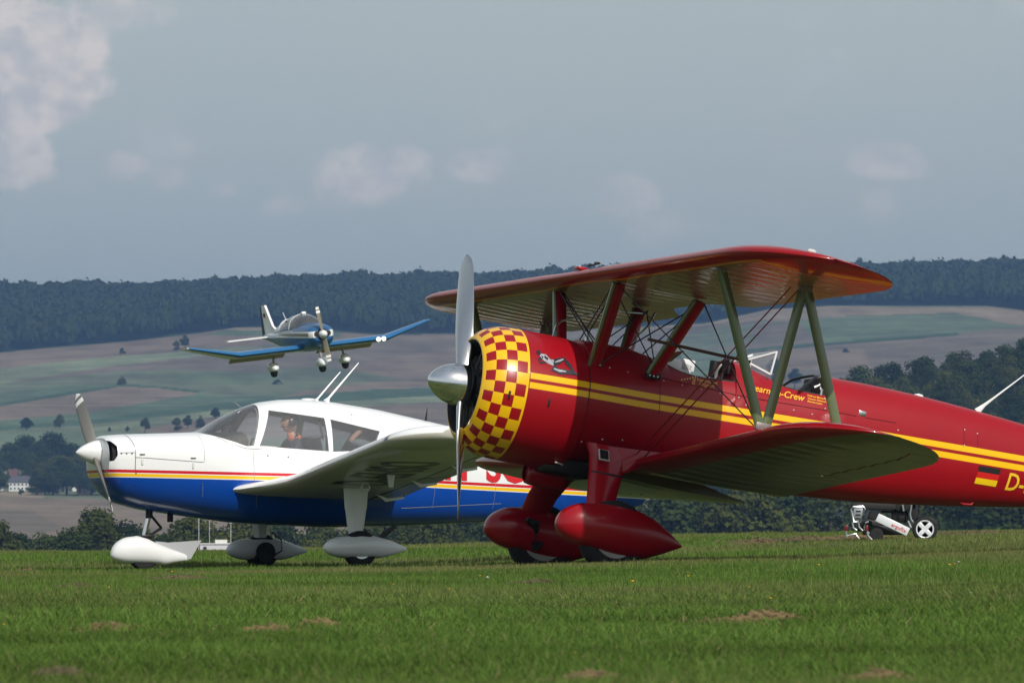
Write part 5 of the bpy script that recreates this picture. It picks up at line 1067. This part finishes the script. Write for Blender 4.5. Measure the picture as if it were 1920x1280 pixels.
dpaint = mat('blue_white_livery', (.8, .8, .8), .3, coat=.5); g = G(dpaint); X, Y, Z = g.xyz(); mx = g.m('MULTIPLY', X, -1.0)
lo = g.m('ADD', -.10, g.m('MULTIPLY', mx, .035)); hi = g.m('ADD', lo, .21)
c_ = g.mix(g.band(Z, lo, hi), dbl, (.74, .74, .72)); mid = g.m('ADD', lo, .105); c_ = g.mix(g.m('MULTIPLY', g.band(g.m('ABSOLUTE', g.m('SUBTRACT', Z, mid)), -.1, .05), g.m('GREATER_THAN', mx, .5)), c_, (.26, .19, .11))
c_ = g.mix(g.m('MULTIPLY', g.m('GREATER_THAN', mx, 4.0), g.m('GREATER_THAN', Z, lo)), c_, (.76, .77, .77)); g.out(c_)
b = MB().loft([dsec(x) for x in [-.3, -.36, -.45, -.6, -.8, -1.0, -1.3, -1.6, -1.9, -2.3, -2.8, -3.2, -3.7, -4.2, -4.8, -5.5, -6.2, -6.9]]); b.build('fuselage', dpaint, dp)
# bubble canopy: white roof frame with tinted glass
ct = tb([(-1.25, .40), (-1.4, .52), (-1.7, .66), (-2.1, .735), (-2.6, .74), (-3.2, .69), (-3.8, .60), (-4.4, .48), (-5.0, .34), (-5.5, .24)]); cwd = tb([(-1.25, .30), (-1.5, .46), (-2.0, .52), (-3.0, .51), (-4.0, .38), (-5.0, .24), (-5.5, .12)])
def canarc(x, a0=0, a1=180, n=16, e=0.0): return [(x, (cwd(x)+e)*math.cos(R(a0+(a1-a0)*k/n)), .20+(ct(x)+e-.20)*math.sin(R(a0+(a1-a0)*k/n))**.9) for k in range(n+1)]
xs2 = [-1.25, -1.33, -1.45, -1.6, -1.8, -2.1, -2.4, -2.8, -3.2, -3.55, -3.8]
q = MB(); q.loft([canarc(x) for x in xs2], closed=False, cap=False); q.build('canopy', smoke, dp)
q = MB(); q.loft([canarc(x) for x in [-3.8, -4.0, -4.3, -4.7, -5.1, -5.5]], closed=False, cap=False); q.build('rear_deck', white, dp)
q = MB(); q.loft([canarc(x, 80, 100, 6, .012) for x in [-2.1, -2.4, -2.8, -3.2, -3.56]], closed=False, cap=False); q.tube(canarc(-2.35, e=.01), .010, 6); q.tube(canarc(-3.8, e=.01), .02, 6); q.tube([canarc(x, e=.008)[0] for x in xs2], .022, 6); q.tube([canarc(x, e=.008)[-1] for x in xs2], .022, 6); q.build('canopy_frame', white, dp)
MB().box((-2.15, 0, .77), (.16, .16, .09), bev=.03).build('beacon', white, dp)
q = MB(); q.box((-2.4, 0, .12), (2.2, .9, .1)); q.box((-2.95, .24, .32), (.12, .36, .5), bev=.03); q.box((-2.95, -.24, .32), (.12, .36, .5), bev=.03); q.build('seat', dashm, dp)
q = MB(); q.lathe([(.0, .001), (-.02, .05), (-.08, .10), (-.16, .135), (-.26, .145), (-.27, .05)], 28); q.build('spinner', white, dp)
q = MB()
for sg in (1, -1): q.lathe([(-.285, .01), (-.287, .10)], 20, c=(0, sg*.20, .02))
q.lathe([(-.284, .01), (-.286, .20)], 24); q.build('air_intake', black, dp)
bl2 = mat('brown_grey_blade', (.20, .18, .13), .5); g = G(bl2); X, Y, Z = g.xyz(); rr_ = g.m('SQRT', g.m('ADD', g.m('MULTIPLY', Y, Y), g.m('MULTIPLY', Z, Z))); g.out(g.mix(g.m('ADD', g.band(rr_, .86, .95), g.band(rr_, .73, .81)), (.20, .18, .13), (.8, .8, .8)))
for k in range(2):
    q = MB(); strip_blade(q, .1, .94, 0, 0, R(-7)+math.pi*k, (-.22, 0, 0), 1, lambda f: .17*(1 if f < .9 else .75), .04, 50, 16, 12); q.build('propeller_blade', bl2, dp, ang=70)
dw = mat('blue_leading_edge_wing', (.5, .5, .5), .3, coat=.5); g = G(dw); u_ = g.N.new('ShaderNodeUVMap'); sx_ = g.N.new('ShaderNodeSeparateXYZ'); g.L.new(u_.outputs[0], sx_.inputs[0]); g.out(g.mix(g.m('LESS_THAN', sx_.outputs[0], .10), (.85, .70, .48), dbl))
dwt = mat('blue_upper_wing', (.012, .12, .30), .28, coat=.5)
def dz(y): a = abs(y); return -.40+max(0, a-2.65)*.255
def dle(y): a = abs(y); return -1.28-(max(0, a-2.65)*.26)
def dte(y): a = abs(y); return -2.98+(max(0, a-2.65)*.30)
for sg in (1, -1):
    ys = [.3, .8, 1.4, 2.0, 2.55, 2.65, 2.75, 3.2, 3.8, 4.2, 4.32, 4.36]
    w0 = wing_mesh('wing', sorted(sg*y for y in ys), dle, dte, dz, lambda y: .14 if abs(y) < 4.3 else .08, [dwt, dw], dp, inc=R(3), nch=12)
    q = MB(); q.loft([[(-2.75, sg*y, dz(y)-.10), (-3.12, sg*y, dz(y)-.26), (-3.14, sg*y, dz(y)-.24), (-2.8, sg*y, dz(y)-.04)] for y in (.6, 2.55)]); q.build('flap', mat('wooden_brown_flap', (.42, .29, .17), .6) if 'wooden_brown_flap' not in MATS else MATS['wooden_brown_flap'], w0)
lampm = bpy.data.materials.new('lit_lamp'); lampm.use_nodes = True; lampm.node_tree.nodes['Principled BSDF'].inputs['Emission Color'].default_value = (1, .97, .9, 1); lampm.node_tree.nodes['Principled BSDF'].inputs['Emission Strength'].default_value = 2.2
for y_ in (2.28, 2.47): MB().lathe([(.02, .001), (.012, .06), (-.03, .078), (-.05, .04)], 16, c=(-1.25, y_, -.41)).build('landing_light', lampm, dp)
MB().lathe([(.02, .001), (.01, .02), (-.03, .03)], 10, c=(-1.72, -4.34, .03)).build('wingtip_lamp', white, dp)
def dpant(x, y, z): 
    o_ = pant('wheel_fairing', x+.32, x-.60, 0, 0, y, .34, white, dp, 0, tb([(0, z-.02), (.1, z+.12), (.3, z+.22), (.5, z+.20), (1, z+.02)]), tb([(0, z-.04), (.15, z-.13), (.6, z-.12), (1, z-.0)]), n=14, sec_n=14)
    MB().lathe([(-.08, .08), (-.09, .14), (-.05, .18), (.05, .18), (.09, .14), (.08, .08)], 20, axis='y', c=(x, y, z-.12)).build('wheel', rubber, dp)
dpant(-2.15, 1.28, -.98); dpant(-2.15, -1.28, -.98); dpant(-.72, 0, -.98)
q = MB()
for sg in (1, -1): q.tube([(-2.15, sg*1.22, -.50), (-2.18, sg*1.28, -.90)], [.07, .055], 8, flat=.6)
q.build('landing_gear_leg', mat('grey_leg', (.3, .29, .27), .5), dp); q = MB(); q.tube([(-.80, 0, -.45), (-.74, 0, -.92)], [.05, .04], 8); q.build('nose_gear_leg', MATS['grey_leg'], dp)
q = MB(); q.loft([[(-5.3, y, .24), (-5.75, y, .42), (-6.40, y, 1.16), (-6.78, y, 1.16), (-6.62, y, .10)] for y in (-.04, .04)]); q.build('fin', white, dp); q = MB(); q.loft([[(-6.62, y, .08), (-6.785, y, 1.16), (-6.95, y, 1.15), (-7.02, y, .0)] for y in (-.03, .03)]); q.build('rudder', mat('dark_blue_rudder', (.01, .035, .09), .4), dp)
q = MB(); q.loft([[(-6.0, 0, z_), (-6.15, 1.55, z_), (-6.3, 1.63, z_), (-6.65, 1.6, z_), (-6.75, 0, z_), (-6.65, -1.6, z_), (-6.3, -1.63, z_), (-6.15, -1.55, z_)] for z_ in (.04, .09)]); q.build('tailplane', white, dp)
q = MB(); q.box((-6.50, -.045, .83), (.22, .006, .10), mi=0); q.box((-6.50, -.045, .76), (.22, .006, .05), mi=1); q.build('flag_mark', [MATS['flag_colour_0'], MATS['flag_colour_1']], dp, smooth=False)
MB().tube([(-4.1, 0, .50), (-4.45, 0, .85)], .010, 5).build('antenna', white, dp)
for sy, lab, mm in ((.24, 'person in dark red top in the port front seat of the flying plane', redc), (-.24, 'person in dark top in the starboard front seat of the flying plane', navy)):
    jt = seated(((.14, .24, .28), (.36, .18, .34), (.44, .16, .37)), ((.14, -.24, .28), (.36, -.18, .34), (.44, -.16, .37))); jt = {k: ((v[0][0]*.85, v[0][1]*.85, v[0][2]*.66), v[1]) for k, v in jt.items()}
    person(lab, drM @ Matrix.Translation((-2.55, sy, -.03)) @ Matrix.Rotation(R(0), 4, 'Z'), jt, [skin, mm, navy, black], headset=True)

# ------------------------------------------------------------------ folding power wheelchair
D_W = 80.0; XO, YO = (1670-960)/F*D_W, D_W; zg = float(gz(XO, YO)[0])
wc = empty('wheelchair', (XO, YO, zg)); tag(wc, 'silver and black folding electric wheelchair standing behind the biplane\'s belly', 'wheelchair')
def wp(u, v, dy=0.0):    # side-view drawing units -> local metres
    px = 1560+u/8.727; py = 920+v/8.727; d = D_W+dy; return ((px-960)/F*d-XO, dy, HC+(1000-py)/F*d-zg)
def wt(pts, r, dy, b, mi=0): b.tube([wp(u, v, dy) for u, v in pts], r, 8, mi=mi)
silver = mat('silver_frame', (.42, .44, .47), .3, .7); wplate = mat('silver_white_arm', (.66, .68, .72), .35, .1)
WR = .155
for dy in (-.27, .27):
    cx, cy, czz = wp(1515, 665, dy); czz = WR+.0-.005
    o_ = MB().lathe([(-.03, WR*.70), (-.035, WR*.86), (-.02, WR), (.02, WR), (.035, WR*.86), (.03, WR*.70)], 40, axis='y', c=(cx, cy, czz)).build('rear_wheel', rubber, wc)
    q = MB(); q.lathe([(-.034, .001), (-.036, .035), (-.025, .04), (.025, .04), (.03, .001)], 20, axis='y', c=(cx, cy, czz)); q.lathe([(-.03, WR*.62), (-.038, WR*.70), (-.03, WR*.74), (.03, WR*.74), (.03, WR*.62)], 36, axis='y', c=(cx, cy, czz))
    for k in range(4):
        a = R(45+90*k); q.box((cx+math.cos(a)*WR*.42, cy-.02, czz+math.sin(a)*WR*.42), (WR*.55, .03, .055), rot=Matrix.Rotation(-a, 3, 'Y'), bev=.008)
    q.build('wheel_rim', wplate, o_)
    q = MB(); q.loft([[(cx+math.cos(a)*r_, cy-.03+k2*.06, czz+math.sin(a)*r_) for r_, k2 in ((WR*1.08, 0), (WR*1.14, 0), (WR*1.14, 1), (WR*1.08, 1))] for a in [R(10+14*k) for k in range(11)]]); q.build('mudguard', blackg, wc)
    q = MB(); p1, p2 = Vector(wp(740, 430, dy-.05)), Vector(wp(1240, 670, dy-.05)); d_ = (p2-p1); L_ = d_.length; ang_ = math.atan2(-d_.z, d_.x); q.box((p1+p2)/2, (L_*1.02, .03, .105), rot=Matrix.Rotation(ang_, 3, 'Y'), bev=.006); arm = q.build('frame_arm', wplate, wc)
    if dy < 0:
        def pw(a, c): t_ = Vector(wp(960, 560, dy-.068))+Vector((math.cos(ang_)*a+math.sin(ang_)*c, 0, -math.sin(ang_)*a+math.cos(ang_)*c)); return tuple(t_)
        textmesh('arm_lettering', 'ergoflix', .066, mat('red_print', (.5, .03, .03), .5), arm, lambda a, c: tuple(Vector(pw(a, c))+Vector((0, 0, -.008))))
    q = MB(); wt([(1150, 215), (1170, 330)], .012, dy, q); wt([(1300, 225), (1275, 380), (1290, 460), (1330, 520)], .012, dy, q); wt([(1240, 490), (1290, 600)], .014, dy, q); q.build('back_tube', silver, wc)
    q = MB(); wt([(600, 500), (545, 520), (530, 580), (535, 640)], .013, dy-.02, q); wt([(570, 660), (585, 730), (650, 800)], .014, dy-.02, q); wt([(560, 640), (610, 700), (640, 770)], .010, dy+.02, q); q.build('caster_fork', silver, wc)
    q = MB(); q.box(wp(565, 610, dy-.04), (.04, .02, .07), bev=.006); q.build('red_reflector', mat('red_reflector_%d' % (dy > 0), (.14, .012, .01), .3), wc)
    cx2, _, _ = wp(700, 760, dy); MB().lathe([(-.02, .03), (-.025, .065), (-.015, .085), (.015, .085), (.025, .065), (.02, .03)], 24, axis='y', c=(cx2+.02, dy, .08)).build('caster_wheel', rubber, wc)
    MB().lathe([(-.03, .01), (-.03, .05), (-.015, .062), (.03, .06), (.03, .01)], 20, axis='y', c=wp(670, 400, dy-.03)).build('pivot_joint', darkmetal, wc)
q = MB(); P_ = [(340, 260), (510, 255), (540, 300), (445, 505), (350, 505), (310, 300), (340, 260)]; wt(P_, .014, -.32, q); wt([(330, 510), (345, 600), (400, 640)], .012, -.32, q); wt([(430, 510), (440, 590), (500, 650)], .012, -.32, q); wt([(270, 520), (250, 560), (230, 680), (235, 760)], .013, -.30, q); wt([(230, 740), (300, 720), (380, 700), (440, 780)], .012, -.28, q); q.build('footrest_frame', silver, wc)
q = MB(); a_, b_ = Vector(wp(420, 380, -.31)), None; q.box(a_, (.115, .02, .20), rot=Matrix.Rotation(R(8), 3, 'Y'), bev=.008)
for k in range(3):
    q.box(Vector(wp(430-6*k, 330+60*k, -.325)), (.06, .01, .016), mi=1)
q.build('foot_plate', [silver, black], wc)
q = MB(); q.box(wp(670, 250, 0), (.55, .46, .09), bev=.02); q.box(wp(1200, 200, 0), (.28, .46, .2), bev=.03); q.box(wp(1330, 130, 0), (.09, .46, .55), bev=.02); q.build('seat_cushion', black, wc)
q = MB(); q.box(wp(840, 640, 0), (.52, .36, .12), bev=.02); q.box(wp(1100, 420, 0), (.2, .3, .14), bev=.03); q.box(wp(960, 340, 0), (.24, .3, .03), bev=.01); q.box(wp(600, 560, 0), (.3, .3, .16), bev=.03); q.build('battery_box', darkmetal, wc)
q = MB(); q.box(wp(230, 605, -.3), (.045, .03, .07), bev=.006); q.build('red_reflector', MATS['red_reflector_0'], wc)

# ------------------------------------------------------------------ cut-grass clumps and dandelions
def row_d(px, row):
    dd = np.arange(13.0, 110, .1); X_ = (px-960)/F*dd; r_ = 1000+(HC-gz(X_, dd))/dd*F; k = np.where(r_ <= row)[0]; return float(dd[k[0]]) if len(k) else 100.
haym = leafmat('dried_clippings', (.19, .158, .10), .25, .15)
def hay(px, row, wpx, hpx, label):
    d = row_d(px, row); X_ = (px-960)/F*d; z = float(gz(X_, d)[0]); w_ = wpx*d/F; h = max(.035, hpx*d/F); r = np.random.default_rng(int(px)); n = int(1500+wpx*16)
    x_ = r.normal(0, w_*.30, n)+r.choice([-.25, 0, .2], n)*w_; y_ = r.normal(0, w_*.45, n); zz = np.abs(r.normal(0, .26, n))*h*np.exp(-(x_/(w_*.35))**2)+.012
    a = r.uniform(0, 6.28, n); el = r.uniform(-.3, .6, n); L_ = r.uniform(.02, .07, n)*(d/25)**.5; t_ = .0022*(d/20)**.8; dx = np.stack([np.cos(a)*np.cos(el), np.sin(a)*np.cos(el), np.sin(el)], 1)*L_[:, None]/2; up = np.array([[0, 0, t_]])
    P = np.stack([x_, y_, zz], 1); co_ = np.stack([P-dx-up, P+dx-up, P+dx+up, P-dx+up], 1).reshape(-1, 3); me_ = mesh_np('clippings', co_, np.arange(n*4).reshape(-1, 4)); me_.materials.append(haym)
    o_ = bpy.data.objects.new('clippings_heap', me_); COL.objects.link(o_); o_.location = (X_, d, z); tag(o_, label, 'clippings')
for a in ((212, 1190, 150, 14, 'heap of dried brown grass clippings low at the left of the meadow'), (500, 1196, 120, 14, 'long flat streak of dried clippings left of the taller heap'), (600, 1186, 90, 26, 'taller end of the brown clippings streak below the white main wheels'), (1440, 1172, 150, 30, 'dark brown heap of clippings in the meadow below the biplane wing'),
          (1395, 1180, 90, 14, 'flat pale clippings against the dark brown heap'), (110, 1284, 110, 16, 'brown clippings at the bottom left corner'), (1110, 1290, 120, 16, 'brown clippings at the bottom edge below the wheels'), (1650, 1290, 120, 16, 'brown clippings at the bottom edge right of centre'),
          (1425, 1022, 50, 16, 'small clippings tuft right of the pointed red wheel fairing'), (1510, 1016, 130, 12, 'grey-brown clippings streak left of the wheelchair'), (1620, 1012, 150, 10, 'clippings strip at the wheelchair\'s front wheels'), (1840, 1002, 120, 6, 'thin clippings strip at the meadow edge right of the wheelchair'),
          (340, 1090, 90, 10, 'pale dry patch below the white nose wheel'), (150, 1106, 60, 8, 'dry patch left of the nose wheel shadow'), (50, 1076, 40, 8, 'tiny brown tuft near the left edge'), (1010, 1098, 50, 8, 'pale clippings below the biplane\'s far wheel')):
    hay(*a)
FLAB = ['large yellow dandelion in the open meadow below the near red wheel fairing', 'yellow dandelion in mid meadow right of the large one and above the dark clippings heap', 'faint yellow dandelion right of the large dandelion', 'small yellow dandelion between the large one and the dark clippings heap', 'yellow dandelion in the shadow line left of the wheelchair', 'left yellow dandelion of the pair below the wheelchair', 'second yellow dandelion of the pair below the wheelchair', 'small white flower in the grass left of the far red wheel', 'yellow dandelion beside the white flower left of the far red wheel', "yellow dandelion below the white plane's near wheel fairing", "yellow dandelion below the biplane's propeller tip", 'yellow dandelion in the meadow below and left of the white nose wheel', 'yellow dandelion at the left edge of the photo', 'yellow dandelion low in the foreground, lowest of all the flowers', 'small white flower beside the pair of dandelions below the wheelchair', 'yellow dandelion just below the white nose wheel fairing', "pale flower in the meadow at the right, below the wheelchair's right side"]
petal = mat('yellow_petals', (.75, .48, .01), .6); petw = mat('white_petals', (.75, .75, .72), .6); stem = mat('green_stem', (.06, .12, .03), .7)
for i, (px, row, s, m_) in enumerate(((1186, 1094, 9, petal), (1445, 1126, 7, petal), (1290, 1083, 6, petal), (1405, 1104, 5, petal), (1535, 1062, 6, petal), (1780, 1062, 7, petal), (1790, 1060, 5, petal), (914, 1086, 7, petw), (900, 1083, 5, petal), (738, 1098, 5, petal), (843, 1108, 5, petal), (205, 1104, 5, petal), (8, 1176, 7, petal), (1078, 1230, 5, petal), (1797, 1056, 5, petw), (323, 1074, 5, petal), (1820, 1116, 4, petw))):
    d = row_d(px, row+14); X_ = (px-960)/F*d; z = float(gz(X_, d)[0]); h = 14*d/F+.01; t = empty('meadow_flower', (X_, d, z)); r_ = s*d/F/2
    tag(t, FLAB[i], 'flower', 'white flowers in the meadow' if m_ is petw else 'yellow dandelions in the meadow')
    q = MB()
    for k in range(10):
        a = 2*math.pi*k/10; q.add([(0, 0, h), (r_*math.cos(a-.25), r_*math.sin(a-.25), h+r_*.4), (r_*1.1*math.cos(a), r_*1.1*math.sin(a), h+r_*.35), (r_*math.cos(a+.25), r_*math.sin(a+.25), h+r_*.4)], [(0, 1, 2, 3)])
    q.lathe([(0, r_*.3), (r_*.6, r_*.75), (r_*.9, r_*.3)], 8, axis='z', c=(0, 0, h-.2*r_)); q.build('flower_head', m_, t); MB().tube([(0, 0, 0), (0, 0, h)], .002, 5).build('stem', stem, t)

# ------------------------------------------------------------------ haze
b = MB().box((0, 0, 0), (1, 1, 1)); hz = b.build('haze', [], None, smooth=False); x0, x1, y0, y1, z0, z1 = -6200, 6200, -6200, 6200, -13.5, 235.0
for v in hz.data.vertices: v.co = Vector((x0+(x1-x0)*(v.co.x+.5), y0+(y1-y0)*(v.co.y+.5), z0+(z1-z0)*(v.co.z+.5)))
hm = bpy.data.materials.new('haze_air'); hm.use_nodes = True; t = hm.node_tree; t.nodes.clear(); o_ = t.nodes.new('ShaderNodeOutputMaterial'); pv = t.nodes.new('ShaderNodeVolumePrincipled')
pv.inputs['Color'].default_value = (.20, .36, .68, 1); pv.inputs['Density'].default_value = 1.35e-4; pv.inputs['Anisotropy'].default_value = 0.1; t.links.new(pv.outputs[0], o_.inputs['Volume']); hz.data.materials.append(hm); tag(hz, 'thin bluish haze in the air over the valley', 'haze', kind='stuff')
print('objects', len(bpy.data.objects))
